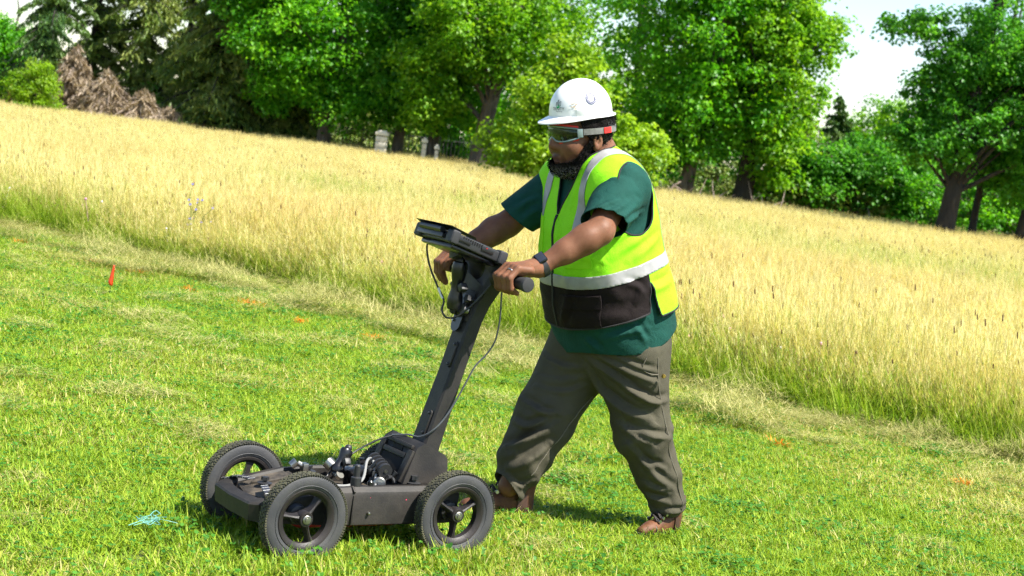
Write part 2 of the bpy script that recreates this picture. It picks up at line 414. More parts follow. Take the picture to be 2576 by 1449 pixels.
# ------------------------------------------------------------------ uncut meadow
def meadow_proto(s, green):
    g = np.random.RandomState(300 + s); n = 150; b = disc(.23, n, g)
    az = g.rand(n) * 2 * PI
    h = (.26 + .22 * g.rand(n)) if not green else (.16 + .24 * g.rand(n))
    lean = .05 + .32 * g.rand(n); curl = .15 + .9 * g.rand(n) ** 2
    parts_ = [blades(b, h, .0032 + .002 * g.rand(n) + (.002 if green else 0), az, lean, curl, g.rand(n), 3)]
    m = 64 if not green else 22                                     # flowering stalks with a loose panicle
    bs = disc(.23, m, g); hs = .36 + .2 * g.rand(m); azs = g.randn(m) * 1.2 + 2.6; ln = .04 + .28 * g.rand(m); cu = .05 + .45 * g.rand(m)
    parts_.append(blades(bs, hs, np.full(m, .0022), azs, ln, cu, .5 + .5 * g.rand(m), 3, tipw=.0012))
    tip = bs + np.stack([np.cos(azs), np.sin(azs), 0 * azs], 1) * (hs * np.sin(ln + cu))[:, None]; tip[:, 2] = hs * np.cos(ln + cu)
    k = 7; tp = np.repeat(tip, k, 0) - np.array([0, 0, 1.]) * (.10 * g.rand(m * k))[:, None]
    r_ = .35 + .6 * g.rand(m * k)
    v, t, q, a, hh = blades(tp, .030 + .045 * g.rand(m * k), .0022 + .0016 * g.rand(m * k), np.repeat(azs, k) + g.randn(m * k) * .7, .05 + .35 * g.rand(m * k), .4 * g.rand(m * k), r_, 2)
    parts_.append((v, t, q, a, np.ones_like(hh)))
    v, t, q, a, hh = joinm(parts_)
    me = mesh_np('meadow_tuft', v, t, q, M_meadow, attrs={'rnd': a, 'hgt': hh})
    # brown plantain / timothy heads
    m = [0, 0, 0, 0, 0, 1, 0, 1][s]
    if m:
        bm = bmesh.new(); bm.from_mesh(me); k0 = len(bm.faces)
        for i in range(m):
            p = disc(.2, 1, g)[0]; hgt = .36 + .18 * g.rand(); d = np.array([-.15 + .2 * g.randn() * .3, .1 * g.randn(), 1.0]) * hgt
            add_tube(bm, [p + d, p + d * 1.0 + nrm(d) * .006, p + d + nrm(d) * .03, p + d + nrm(d) * .04], [.0015, .004, .0036, .001], 5)
        bm.faces.ensure_lookup_table()
        for f in bm.faces[k0:]: f.material_index = 1
        bm.to_mesh(me); bm.free(); me.materials.append(M_head)
    return me
mp = [meadow_proto(s, s >= 5) for s in range(8)]
P = grid_pts(-26, 26, 5, 57, .28, 1.3); ed = edge_dist(P[:, 0], P[:, 1])
P = P[(ed > 0.02) & (P[:, 1] < tree_y(P[:, 0]) + 2.5) & in_view(P, 1.0)]
Pe = grid_pts(-10.5, 8.5, 4.5, 21, .17, 1.4); e2 = edge_dist(Pe[:, 0], Pe[:, 1]); Pe = Pe[(e2 > -.12 + .24 * noise2(Pe[:, 0], Pe[:, 1], .4, 9)) & (e2 < .95) & in_view(Pe, .8)]
nm = len(P); P = np.vstack([P, Pe]); ed = edge_dist(P[:, 0], P[:, 1])
n1 = noise2(P[:, 0], P[:, 1] * .5, 2.2, 11); n2 = noise2(P[:, 0], P[:, 1] * .35, 5.0, 12)
gr = np.clip(.64 + 1.6 * (n1 - .52) + 1.5 * (n2 - .5), .0, .95) * np.clip(1.25 - (P[:, 1] - edge_y(P[:, 0])) / (tree_y(P[:, 0]) - edge_y(P[:, 0])), .15, 1) + .85 * np.exp(-(np.maximum(ed, 0) / .42) ** 2)
gr = np.where(np.arange(len(P)) >= nm, np.maximum(gr, .75), gr)
pick = np.where(rng.rand(len(P)) < gr * .8, rng.randint(5, 8, len(P)), rng.randint(0, 5, len(P)))
h = (.92 + .3 * rng.rand(len(P)) + .25 * (n1 - .5)) * np.clip(.50 + ed * .75 + .25 * (rng.rand(len(P)) - .5), .32, 1.0)
sx = .95 + .3 * rng.rand(len(P))
scatter('meadow_grass', np.c_[P, np.zeros(len(P))], rng.randn(len(P)) * .5, np.stack([sx, sx, h], 1), pick, gr, mp, 'tall uncut golden meadow grass running up to the trees', 'grass')
# ================================================================== TREES
def bark_mat(name, a, b):
    m, nt, p = new_mat(name)
    mp_ = N(nt, 'ShaderNodeMapping'); tc = N(nt, 'ShaderNodeTexCoord'); nt.links.new(tc.outputs['Object'], mp_.inputs[0]); mp_.inputs['Scale'].default_value = (1, 1, .25)
    f = noise(nt, 9, 5, .7, mp_.outputs[0]); nt.links.new(ramp(nt, [(.3, a), (.7, b)], f), p.inputs['Base Color'])
    p.inputs['Roughness'].default_value = .9; bump(nt, p, f, .8, .05); return m
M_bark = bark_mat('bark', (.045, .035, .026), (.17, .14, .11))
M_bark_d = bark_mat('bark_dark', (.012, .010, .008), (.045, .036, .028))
M_dead = bark_mat('dead_wood', (.14, .10, .075), (.40, .32, .26))
def leaf_mat(name, cols, trans=.46):
    return leafy(name, lambda nt: ramp(nt, [(i / (len(cols) - 1), c) for i, c in enumerate(cols)], attr(nt, 'rnd')), trans, .42, .3, 1.9)
M_lf = leaf_mat('leaf_mid', [(0.026, 0.124, 0.006), (0.053, 0.216, 0.007), (0.102, 0.314, 0.008), (0.193, 0.431, 0.020)])
M_lf2 = leaf_mat('leaf_yellowish', [(0.043, 0.140, 0.006), (0.089, 0.238, 0.007), (0.151, 0.324, 0.009), (0.245, 0.421, 0.023)])
M_lfb = leaf_mat('leaf_bright', [(0.082, 0.186, 0.005), (0.142, 0.275, 0.007), (0.211, 0.355, 0.012), (0.306, 0.436, 0.068)])
M_lfd = leaf_mat('leaf_dark', [(0.021, 0.108, 0.010), (0.042, 0.177, 0.013), (0.078, 0.262, 0.017), (0.143, 0.354, 0.032)])
M_ndl = leaf_mat('needles_olive', [(0.046, 0.092, 0.016), (0.097, 0.165, 0.024), (0.176, 0.236, 0.046), (0.284, 0.317, 0.095)], .2)
M_ndd = leaf_mat('needles_dark', [(0.024, 0.067, 0.017), (0.050, 0.118, 0.024), (0.092, 0.168, 0.034), (0.151, 0.235, 0.067)], .2)
M_ndb = leaf_mat('needles_dead', [(.14, .105, .07), (.26, .20, .135), (.38, .30, .21), (.50, .42, .31)], .15)

def leaf_cards(c, nrm_, tip, L, W, rnd, fold=.25):
    """Folded diamond leaves: centre c, face normal, tip direction."""
    n = nrm(nrm_); t = tip - n * np.sum(tip * n, 1, keepdims=True); t = nrm(t); s = np.cross(n, t)
    L = L[:, None]; W = W[:, None]
    V = np.stack([c - t * L * .5, c - s * W * .5 + n * W * fold, c + t * L * .5 - n * L * .12, c + s * W * .5 + n * W * fold], 1).reshape(-1, 3)
    b = (np.arange(len(c)) * 4)[:, None]
    T = np.concatenate([b + np.array([[0, 1, 2]]), b + np.array([[0, 2, 3]])])
    return V, T, np.repeat(rnd, 4)

def tube_arr(pts, radii, sides):
    bm = bmesh.new(); add_tube(bm, pts, radii, sides, True)
    bm.verts.index_update(); V = np.array([v.co[:] for v in bm.verts]); F = [[v.index for v in f.verts] for f in bm.faces if len(f.verts) == 4]; bm.free()
    return V, np.array(F)

def wood_mesh(name, tubes, mat):
    Vs, Qs, n = [], [], 0
    for p, r, s in tubes:
        v, q = tube_arr(p, r, s); Vs.append(v); Qs.append(q + n); n += len(v)
    return mesh_np(name, np.concatenate(Vs), quads=np.concatenate(Qs), mat=mat, smooth=True)

def broadleaf(name, label, base, H, r0, blobs, ncl, nlf, lsize, mat, seed, lean=(0, 0), bark=None, group='broadleaf trees at the field edge', fork=.3, clr=.55, cat='tree'):
    """blobs: list of (dx,dy,z,rx,ry,rz) crown lobes relative to the base. ncl clusters of nlf leaves."""
    g = np.random.RandomState(seed); root = thing(name, label, cat, base, 0, group)
    top = np.array([lean[0], lean[1], H]); mid = top * .5 + np.array([g.randn() * .15, g.randn() * .15, 0])
    path = spline([(0, 0, -.1), (top * .18 + g.randn(3) * (.06, .06, 0)), mid, top * .78 + g.randn(3) * (.2, .2, 0), top], 16)
    tt = np.linspace(0, 1, 16); rr = r0 * ((1 - tt) ** .8 * .9 + .06) + r0 * .35 * np.exp(-tt * 22)
    tubes = [(path, rr, 12)]
    bl = np.array(blobs, float); wts = bl[:, 3] * bl[:, 5] * np.where(bl[:, 2] > 6.2, .3, 1.0); wts /= wts.sum()
    k = g.choice(len(bl), ncl, p=wts); u = nrm(g.randn(ncl, 3)); q = g.rand(ncl) ** .42
    cc = bl[k, :3] + u * q[:, None] * bl[k, 3:]
    keep = vnoise(cc * .55 + seed * 3.7) > .24; keep |= g.rand(ncl) < .45; cc = cc[keep]
    cc = cc[cc[:, 2] > .35]; n = len(cc)
    # limbs towards a subset of the clusters
    hi_ = np.where(cc[:, 2] > H * .22)[0]
    for i in g.choice(hi_, min(len(hi_), 40), False):
        c = cc[i]; ht = np.clip((c[2] - .55 * np.hypot(c[0], c[1])) / H, fork * .7, .92); a = np.array([np.interp(ht, tt, path[:, j]) for j in range(3)])
        r = np.interp(ht, tt, rr) * (.14 + .22 * g.rand()); m = (a + c) / 2 + np.array([0, 0, .15 * np.linalg.norm(c - a)]) + g.randn(3) * .12
        if r < .012: r = .012
        tubes.append((spline([a, m, c], 7), np.linspace(r, r * .22, 7), 6))
    link('trunk', wood_mesh('trunk', tubes, bark or M_bark), root)
    nlf = int(nlf * 1.6); lsize *= .80; N_ = n * nlf; cs = clr * (.6 + .8 * g.rand(n)); o = nrm(g.randn(N_, 3)) * (g.rand(N_) ** .5)[:, None] * np.repeat(cs, nlf)[:, None] * (1, 1, .62)
    o[:, 2] -= .25 * (np.hypot(o[:, 0], o[:, 1])) ** 2 / clr
    P_ = np.repeat(cc, nlf, 0) + o; P_[:, 2] = np.maximum(P_[:, 2], .12)
    nn = np.array([0, 0, .9]) + nrm(o) * .55 + g.randn(N_, 3) * .45
    tp = o * (1, 1, .2) + g.randn(N_, 3) * .2 + np.array([0, 0, -.25])
    L = lsize * (.65 + .7 * g.rand(N_)); rn = np.clip(np.repeat(g.rand(n) * .55, nlf) + g.rand(N_) * .5, 0, 1)
    V, T, R = leaf_cards(P_, nn, tp, L, L * (.7 + .3 * g.rand(N_)), rn)
    link('crown', mesh_np('crown', V, T, mat=mat, attrs={'rnd': R}), root, kind='stuff')
    return root

def conifer(name, label, base, H, r0, spread, seed, mat, lo=.3, nbr=110, droop=.5, spray=.26, dens=34, bark=None, group='drooping conifers on the left', top_gap=0.0, lean=(0, 0), cat='tree', wf=.22):
    g = np.random.RandomState(seed); root = thing(name, label, cat, base, 0, group)
    path = np.stack([np.linspace(0, lean[0], 12), np.linspace(0, lean[1], 12), np.linspace(-.1, H, 12)], 1)
    tubes = [(path, np.linspace(r0, .03, 12), 10)]; PP, DD, RN = [], [], []
    for i in range(nbr):
        f = lo / H + (1 - lo / H) * (i + g.rand()) / nbr
        if g.rand() < top_gap: continue
        z0 = f * H; ln = spread * ((1 - f) ** .75 * .95 + .06) * (.55 + .6 * g.rand()); az = g.rand() * 2 * PI
        a = np.array([lean[0] * f, lean[1] * f, z0]); d = np.array([math.cos(az), math.sin(az), 0.])
        t = np.linspace(0, 1, 6)[:, None]; p = a + d * ln * t + np.array([0, 0, 1.]) * (ln * (.25 * t - droop * (1.2 * t ** 1.7)))
        p[:, 2] = np.maximum(p[:, 2], .2); tubes.append((p, np.linspace(.035, .006, 6) * min(1.5, .5 + ln / 3), 5))
        m = int(dens * ln); ts = g.rand(m) ** .8; bp = np.stack([np.interp(ts, t[:, 0], p[:, j]) for j in range(3)], 1)
        side = np.array([-d[1], d[0], 0.]); w = g.randn(m) * .22 * ln * (.35 + .4 * ts) ; bp += side * w[:, None]; bp[:, 2] -= np.abs(w) * .4 + g.rand(m) * .10 * ln
        dd = d * .5 + side * (np.sign(w) * .35)[:, None] + np.array([0, 0, -.55 - droop * .6]) + g.randn(m, 3) * .28
        PP.append(bp); DD.append(dd); RN.append(np.clip(g.rand() * .5 + g.rand(m) * .5, 0, 1))
    P_ = np.concatenate(PP); D_ = np.concatenate(DD); R_ = np.concatenate(RN); n = len(P_)
    P_[:, 2] = np.maximum(P_[:, 2], .1)
    nn = np.array([0, 0, .5]) + g.randn(n, 3) * .6; L = spray * (.6 + .8 * g.rand(n))
    V, T, R = leaf_cards(P_, nn, D_, L, L * wf * (1 + .55 * g.rand(n)), R_, .15)
    link('trunk', wood_mesh('trunk', tubes, bark or M_bark_d), root); link('crown', mesh_np('crown', V, T, mat=mat, attrs={'rnd': R}), root, kind='stuff')
    return root

def gp(x, y, Y):
    p = at_depth(x, y, Y); return (float(p[0]), float(p[1]), 0.0)
BT = broadleaf
# --- broadleaf trees of the edge, from left to right: pixel of the trunk foot, depth
BT('broadleaf_tree', 'tall broadleaf tree with slim dark trunk right of the conifers', gp(812, 362, 53), 11, .24,
   [(-.6, -.6, 3.6, 2.6, 2.4, 2.0), (.6, 0, 6.5, 3.2, 3.0, 3.0), (-2.4, .2, 5.6, 2.0, 2.0, 1.8), (.8, -.8, 2.2, 1.6, 1.4, 1.0), (-1.6, -.6, 2.0, 1.0, 1.0, .7)], 520, 44, .15, M_lf, 11, (.5, 0))
BT('broadleaf_tree', 'broadleaf tree whose dark trunk stands against the left stone pier', gp(995, 393, 53), 11, .20,
   [(0, 0, 5.0, 2.4, 2.4, 2.6), (-.2, -.5, 2.6, 2.0, 1.6, 1.3), (1.0, .2, 7, 2.5, 2.5, 2.4)], 400, 42, .15, M_lfd, 12, (.4, 0))
BT('broadleaf_tree', 'broadleaf tree with dark leaning trunk between the two white posts', gp(1078, 408, 52.5), 11, .19,
   [(-.3, 0, 4.4, 1.8, 2.0, 2.4), (.2, -.6, 2.5, 1.7, 1.4, 1.2), (0, .2, 7, 2.4, 2.5, 2.4)], 360, 42, .15, M_lf, 13, (.7, 0))
BT('broadleaf_tree', 'broadleaf tree with stout forked grey trunk left of the bright young tree', gp(1196, 424, 50.5), 12, .30,
   [(.3, -.4, 4.6, 2.6, 2.2, 1.7), (-1.5, -.4, 3.4, 1.3, 1.4, 1.1), (.8, .2, 7.2, 3.0, 2.8, 2.4), (-1.5, -.3, 2.2, .9, 1.0, .8)], 430, 44, .15, M_lf2, 14, (.9, 0))
BT('young_tree', 'bright light green young tree with large leaves behind the worker', gp(1415, 455, 41), 4.2, .07,
   [(-.2, 0, 1.4, 1.9, 1.5, .95), (-.3, 0, 2.5, 1.25, 1.1, .9), (-.1, 0, 3.5, .7, .7, .6), (1.5, .1, 1.5, 1.0, .9, .9)], 330, 34, .135, M_lfb, 15, clr=.38, group='young bright green trees')
BT('broadleaf_tree', 'broadleaf tree with leaning grey trunk behind the dead branches', gp(1716, 498, 46), 12, .22,
   [(.3, -.4, 3.2, 1.8, 1.8, 1.4), (-.2, 0, 5.6, 2.6, 2.4, 2.2), (.4, .3, 8, 2.8, 2.8, 2.4), (-.9, -.4, 2.0, 1.2, 1.2, 1.0)], 440, 44, .145, M_lf, 16, (1.2, 0))
BT('broadleaf_tree', 'broadleaf tree with thick black shaded trunk and spreading right branches', gp(1862, 506, 46), 12, .30,
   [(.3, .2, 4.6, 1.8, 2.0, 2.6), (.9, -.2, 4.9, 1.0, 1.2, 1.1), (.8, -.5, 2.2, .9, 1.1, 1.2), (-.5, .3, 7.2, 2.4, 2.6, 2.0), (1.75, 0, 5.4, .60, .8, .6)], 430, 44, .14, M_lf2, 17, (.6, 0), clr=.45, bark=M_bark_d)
BT('broadleaf_tree', 'big broadleaf tree with thick dark trunk at the right of the meadow', gp(2368, 592, 41), 10, .27,
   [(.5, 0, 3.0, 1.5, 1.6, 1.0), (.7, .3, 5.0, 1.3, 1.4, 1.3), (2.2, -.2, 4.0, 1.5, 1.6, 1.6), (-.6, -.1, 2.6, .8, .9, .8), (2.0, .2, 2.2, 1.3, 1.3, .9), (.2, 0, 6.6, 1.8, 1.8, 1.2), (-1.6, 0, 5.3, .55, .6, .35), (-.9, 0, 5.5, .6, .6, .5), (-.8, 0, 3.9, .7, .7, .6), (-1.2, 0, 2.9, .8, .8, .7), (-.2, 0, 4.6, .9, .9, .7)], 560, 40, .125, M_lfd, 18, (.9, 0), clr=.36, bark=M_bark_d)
BT('broadleaf_tree', 'slim broadleaf tree with bare dark trunk near the right border', gp(2440, 600, 43), 9, .12,
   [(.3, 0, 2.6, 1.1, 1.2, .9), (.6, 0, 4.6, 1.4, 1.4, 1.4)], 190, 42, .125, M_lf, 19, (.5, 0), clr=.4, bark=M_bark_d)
BT('broadleaf_tree', 'broadleaf tree with dark trunk cut by the right border of the picture', gp(2556, 612, 42), 9, .16,
   [(.2, 0, 2.4, 1.0, 1.2, .9), (.4, 0, 4.6, 1.5, 1.5, 1.5)], 230, 42, .125, M_lf2, 20, (.6, 0), clr=.4, bark=M_bark_d)
# --- second row
BT('broadleaf_tree', 'low dark green broadleaf tree in front of the gap of sky', gp(2110, 570, 47), 2.3, .10,
   [(-.6, 0, 1.5, 1.3, 1.2, 1.0), (.7, .2, 1.9, 1.1, 1.1, 1.0), (1.7, .3, 1.6, .9, 1.0, .9)], 300, 42, .125, M_lfd, 21, clr=.42)
BT('broadleaf_tree', 'yellowish green round-topped tree far behind the gap of sky', gp(2185, 560, 78), 4.8, .2,
   [(0, 0, 3.7, 2.0, 2.0, 1.9), (-1.6, 0, 2.6, 1.5, 1.5, 1.5), (1.8, 0, 2.2, 1.6, 1.5, 1.5)], 330, 44, .17, M_lf2, 22, clr=.55, group='far trees behind the edge')
conifer('conifer_tree', 'small dark pointed spruce beside the gap of sky', gp(2070, 560, 58), 4.3, .08, 1.5, 23, M_ndd, .2, 170, .3, .2, 150, group='conifers on the right')
conifer('conifer_tree', 'olive conifer with hanging branches left of the gap of sky', gp(1985, 545, 50), 4.2, .1, 1.6, 24, M_ndl, .2, 130, .5, .18, 130, group='conifers on the right')
for i, (x, y, Y, H_, w_, m_, lb) in enumerate([
    (640, 340, 62, 10, 2.8, M_lf, 'tall leafy tree filling the back row above the conifers'),
    (900, 385, 64, 10, 3.0, M_lf2, 'yellow-green tree in the back row over the fence'),
    (1130, 415, 64, 10, 3.0, M_lfd, 'dark green tree in the back row behind the stout forked trunk'),
    (1340, 445, 60, 10, 2.8, M_lf, 'tall tree in the back row above the bright young tree'),
    (1560, 475, 56, 10, 2.8, M_lf2, 'tall tree in the back row above the white hard hat'),
    (1790, 505, 56, 11, 2.5, M_lfd, 'dark tree in the back row between the two shaded trunks'),
    (2460, 600, 54, 8, 2.4, M_lfd, 'dark tree in the back row at the right border'),
    (2340, 590, 56, 5.5, 1.6, M_lf, 'tree in the back row left of the big right trunk')]):
    BT('broadleaf_tree', lb, gp(x, y, Y), H_, .2, [(0, 0, H_ * .36, w_, w_ * .8, H_ * .26), (.4, 0, H_ * .66, w_, w_ * .8, H_ * .28), (-.5, -.4, H_ * .17, w_ * .8, w_ * .6, H_ * .13)], 330, 36, .17, m_, 40 + i, (.3, 0), clr=.62, group='back row of broadleaf trees')
# --- conifers on the left
CF = [(100, 250, 56, 8.5, .17, 2.0, M_ndd, .30, 'dark conifer with a bare trunk near the left border'),
      (205, 268, 58, 9.0, .16, 1.9, M_ndl, .3, 'tall conifer behind the brown dead fir, second from the left border'),
      (330, 284, 57, 9.0, .18, 2.2, M_ndl, .3, 'broad olive conifer right above the brown dead brush'),
      (440, 292, 58, 9.0, .18, 2.3, M_ndl, .5, 'thin-topped conifer letting sky through its branches'),
      (535, 318, 54.5, 8.0, .17, 2.8, M_ndl, .12, 'olive drooping conifer with a grey trunk foot showing'),
      (640, 335, 56, 6.0, .15, 2.4, M_ndl, .1, 'rightmost olive drooping conifer overhung by broadleaf branches'),
      (720, 350, 55, 3.4, .12, 1.8, M_ndl, .1, 'short olive conifer under the broadleaf branches')]
for i, (x, y, Y, H_, r_, sp, m_, tg, lb) in enumerate(CF):
    conifer('conifer_tree', lb, gp(x, y, Y), H_, r_, sp, 60 + i, m_, .35, 170, .55, .22, 150, top_gap=tg, lean=(.5, 0))
BT('broadleaf_tree', 'pale green tree at the far left border', gp(12, 255, 62), 4.6, .12, [(0, 0, 1.9, 1.5, 1.4, 1.3), (-.5, 0, 2.7, 1.0, 1.0, .8)], 200, 42, .15, M_lf, 71, clr=.5)
BT('young_tree', 'small bright yellow-green bush at the left border of the meadow', gp(85, 268, 50.5), 1.9, .05, [(0, 0, .85, .85, .7, .6), (.1, 0, 1.5, .5, .5, .45), (-.4, 0, 1.2, .5, .5, .4)], 130, 40, .085, M_lfb, 72, clr=.28, group='young bright green trees', cat='bush')
# dead brown firs
conifer('dead_fir', 'standing dead brown fir with bare hanging twigs', gp(180, 275, 54.0), 2.6, .08, 1.9, 73, M_ndb, .1, 120, .6, .30, 60, bark=M_dead, wf=.12, group='brown dead firs')
def fallen(seed, base, L, az, lb, W=.9, rise=.25):
    g = np.random.RandomState(seed); root = thing('dead_fir', lb, 'dead tree', base, az, 'brown dead firs')
    tubes = [(np.array([(0, 0, .25), (L * .5, 0, .3 + rise * .6), (L, 0, .3 + rise)]), [.13, .09, .03], 8)]; PP, DD = [], []
    for i in range(64):
        x = L * g.rand() ** .8; d = np.array([.5, g.randn() * .7, .25 + .6 * g.rand()]); d = nrm(d); ln = W * (.5 + .7 * g.rand()); t = np.linspace(0, 1, 5)[:, None]
        p = np.array([x, 0, .3]) + d * ln * t + np.array([0, 0, -.55]) * ln * t ** 2; p[:, 2] = np.maximum(p[:, 2], .08); tubes.append((p, np.linspace(.022, .005, 5), 5))
        m = 26; ts = g.rand(m); q = np.stack([np.interp(ts, t[:, 0], p[:, j]) for j in range(3)], 1) + g.randn(m, 3) * .07; PP.append(q); DD.append(d * .5 + g.randn(m, 3) * .35 + np.array([0, 0, -.5]))
    P_ = np.concatenate(PP); P_[:, 2] = np.maximum(P_[:, 2], .05); n = len(P_); Lf = .22 * (.6 + .8 * g.rand(n))
    V, T, R = leaf_cards(P_, g.randn(n, 3) + (0, -.3, .6), np.concatenate(DD), Lf, Lf * .25, g.rand(n), .15)
    link('trunk', wood_mesh('trunk', tubes, M_dead), root); link('crown', mesh_np('crown', V, T, mat=M_ndb, attrs={'rnd': R}), root, kind='stuff')
fallen(74, gp(205, 285, 53.3), 2.4, .15, 'brown dead fir lying at the foot of the left conifers', 1.3, .6)
conifer('dead_fir', 'brown dead fir top heaped up highest in the brush pile', gp(285, 292, 52.6), 1.9, .07, 2.1, 77, M_ndb, .1, 130, .55, .30, 70, bark=M_dead, wf=.12, group='brown dead firs', lean=(-.35, 0))
conifer('dead_fir', 'brown dead fir right of the highest heap in the brush', gp(335, 300, 52.4), 1.45, .06, 2.1, 78, M_ndb, .1, 120, .5, .30, 70, bark=M_dead, wf=.12, group='brown dead firs', lean=(.3, 0))
conifer('dead_fir', 'low grey-brown dead fir trailing off at the right end of the brush', gp(400, 308, 52.2), 1.0, .05, 1.9, 79, M_ndb, .1, 100, .45, .28, 70, bark=M_dead, wf=.12, group='brown dead firs', lean=(.3, 0))
conifer('dead_fir', 'brown dead fir between the bush and the highest heap', gp(225, 286, 52.8), 1.5, .06, 1.9, 80, M_ndb, .1, 90, .55, .28, 70, bark=M_dead, wf=.12, group='brown dead firs')
# undergrowth closing the view below the crowns
def shrub(lb, x, y, Y, w, h, mat, seed, ls=.12, n=70):
    BT('shrub', lb, gp(x, y, Y), h * .8, .03, [(0, 0, h * .45, w, .7, h * .5), (w * .4, .1, h * .35, w * .6, .6, h * .4)], n, 34, ls, mat, seed, clr=.34, group='undergrowth below the trees', cat='shrub')
SH = [('under the small gap left of the first conifer trunk', 60, M_lfd, 57), ('behind the brown brush pile', 330, M_ndl, 58), ('right of the brown brush pile', 460, M_lf, 56), ('at the grey conifer foot', 590, M_lfd, 57),
      ('left of the first broadleaf trunk', 700, M_ndl, 57), ('right of the first broadleaf trunk', 870, M_ndl, 58), ('behind the iron fence', 930, M_lfd, 62), ('behind the stone piers', 1020, M_lfd, 63), ('behind the fence right of the white posts', 1130, M_lfd, 62),
      ('at the foot of the bright young tree', 1270, M_lf, 51), ('under the worker elbow level at the field edge', 1500, M_lfd, 50), ('behind the leaning grey trunk', 1660, M_lfd, 51), ('between the leaning and the black trunk', 1790, M_ndl, 50), ('right of the black trunk', 1930, M_lf, 47),
      ('under the small conifers', 2040, M_ndl, 47), ('below the gap of sky', 2220, M_lfd, 49), ('left of the big right trunk', 2310, M_lfd, 47), ('right of the big right trunk', 2420, M_lf, 46), ('between the two right trunks', 2500, M_lfd, 46), ('at the right border', 2590, M_lf, 45), ('on the far left border', -30, M_lf, 56), ('behind the olive conifers', 520, M_lfd, 60)]
for i, (lb, x, m_, Y) in enumerate(SH):
    shrub('low leafy shrub ' + lb, x, 265 + x * .13, Y, 1.5 + .5 * (i % 3), 1.7 + .35 * ((i * 7) % 4), m_, 90 + i)
# dead branches lying at the edge on the right
def branch_heap(seed, base, lb, n, w, h):
    g = np.random.RandomState(seed); root = thing('branch_pile', lb, 'branches', base, 0, None); tubes = []
    for i in range(n):
        a = np.array([g.randn() * w * .4, g.randn() * .3, .1 + .2 * g.rand()]); d = nrm(np.array([g.randn(), g.randn() * .5, .25 + .35 * g.rand()])) * (.4 + .6 * g.rand()) * h
        tubes.append((spline([a, a + d * .5 + g.randn(3) * .08, a + d], 6), np.linspace(.025, .006, 6), 5))
    link('dead_branch', wood_mesh('dead_branch', tubes, M_dead), root, kind='stuff')
branch_heap(120, gp(1800, 512, 44.5), 'heap of dead grey branches at the edge below the leaning trunk', 60, 1.6, 1.0)
branch_heap(121, gp(1900, 524, 44), 'thin heap of dead twigs right of the black trunk foot', 35, 1.2, .7)
branch_heap(122, gp(2130, 560, 43.5), 'low dead branches under the small conifers', 26, 1.0, .8)
o = thing('dead_branch', 'single pale crooked dead limb sticking up by the leaning trunk', 'branch', gp(1680, 492, 44.5))
link('limb', wood_mesh('limb', [(spline([(0, 0, .1), (.02, 0, .5), (.12, 0, .72), (.3, 0, .86)], 9), np.linspace(.05, .025, 9), 7), (spline([(.12, 0, .72), (.3, 0, .66), (.42, 0, .5)], 6), np.linspace(.03, .012, 6), 6)], M_dead), o)
# stone piers and iron fence behind the trees
M_stone = simple('limestone', (.62, .57, .47), .8, var=.15, scale=6, bmp=.4, bscale=30)
M_iron = simple('black_iron', (.02, .02, .022), .5)
def pier(x, y, Y, w, h, lb):
    root = thing('stone_pier', lb, 'pier', gp(x, y, Y), 0, 'stone piers of the fence'); nb = 6; bh = (h - .14) / nb
    bm = bmesh.new(); add_box(bm, (0, 0, bh / 2), (w, w, bh - .014), bevel=.01); me = bm_mesh('block', bm, M_stone)
    for i in range(nb): link('block', me, root, (0, 0, i * bh))
    bm = bmesh.new(); add_box(bm, (0, 0, (h - .14) / 2), (w - .03, w - .03, h - .14)); part('core', bm, simple('mortar', (.4, .37, .3), .9), root)
    bm = bmesh.new(); add_box(bm, (0, 0, h - .07), (w + .05, w + .05, .1), bevel=.015); add_box(bm, (0, 0, h), (w * .8, w * .8, .06), bevel=.02); part('cap', bm, M_stone, root)
pier(955, 398, 49.6, .34, 1.15, 'wide pale stone pier left of the other two'); pier(1062, 412, 49.6, .13, 1.1, 'narrow white stone post left of a dark trunk'); pier(1094, 414, 49.4, .10, .95, 'narrow white stone post right of a dark trunk')
fr = thing('iron_fence', 'black iron railing between the stone piers under the trees', 'fence', gp(1040, 405, 56)); bm = bmesh.new(); add_tube(bm, [(0, 0, 0), (0, 0, 1.25)], .012, 5); bar = bm_mesh('bar', bm, M_iron)
for i in range(60): link('bar', bar, fr, (-4 + i * .13, 0, 0))
for z_ in (.25, 1.1): bm = bmesh.new(); add_tube(bm, [(-4.05, 0, z_), (3.75, 0, z_)], .018, 6); part('rail', bm, M_iron, fr)
# ================================================================== FRAMES OF CART AND WORKER
CART_C, CART_H = np.array([-.439, 5.323, 0.]), rad(214.7)
MAN_C, MAN_H = np.array([.36, 6.0, 0.]), rad(210.0)
def basis(h): return np.array([[math.cos(h), math.sin(h), 0], [-math.sin(h), math.cos(h), 0], [0, 0, 1.]])
def cart2man(p):
    w = CART_C + np.asarray(p, float) @ basis(CART_H); return (w - MAN_C) @ basis(MAN_H).T
WR = .142                                # wheel radius
GRIP_X, GRIP_Z = -.412, .900             # handlebar axis in the cart's frame

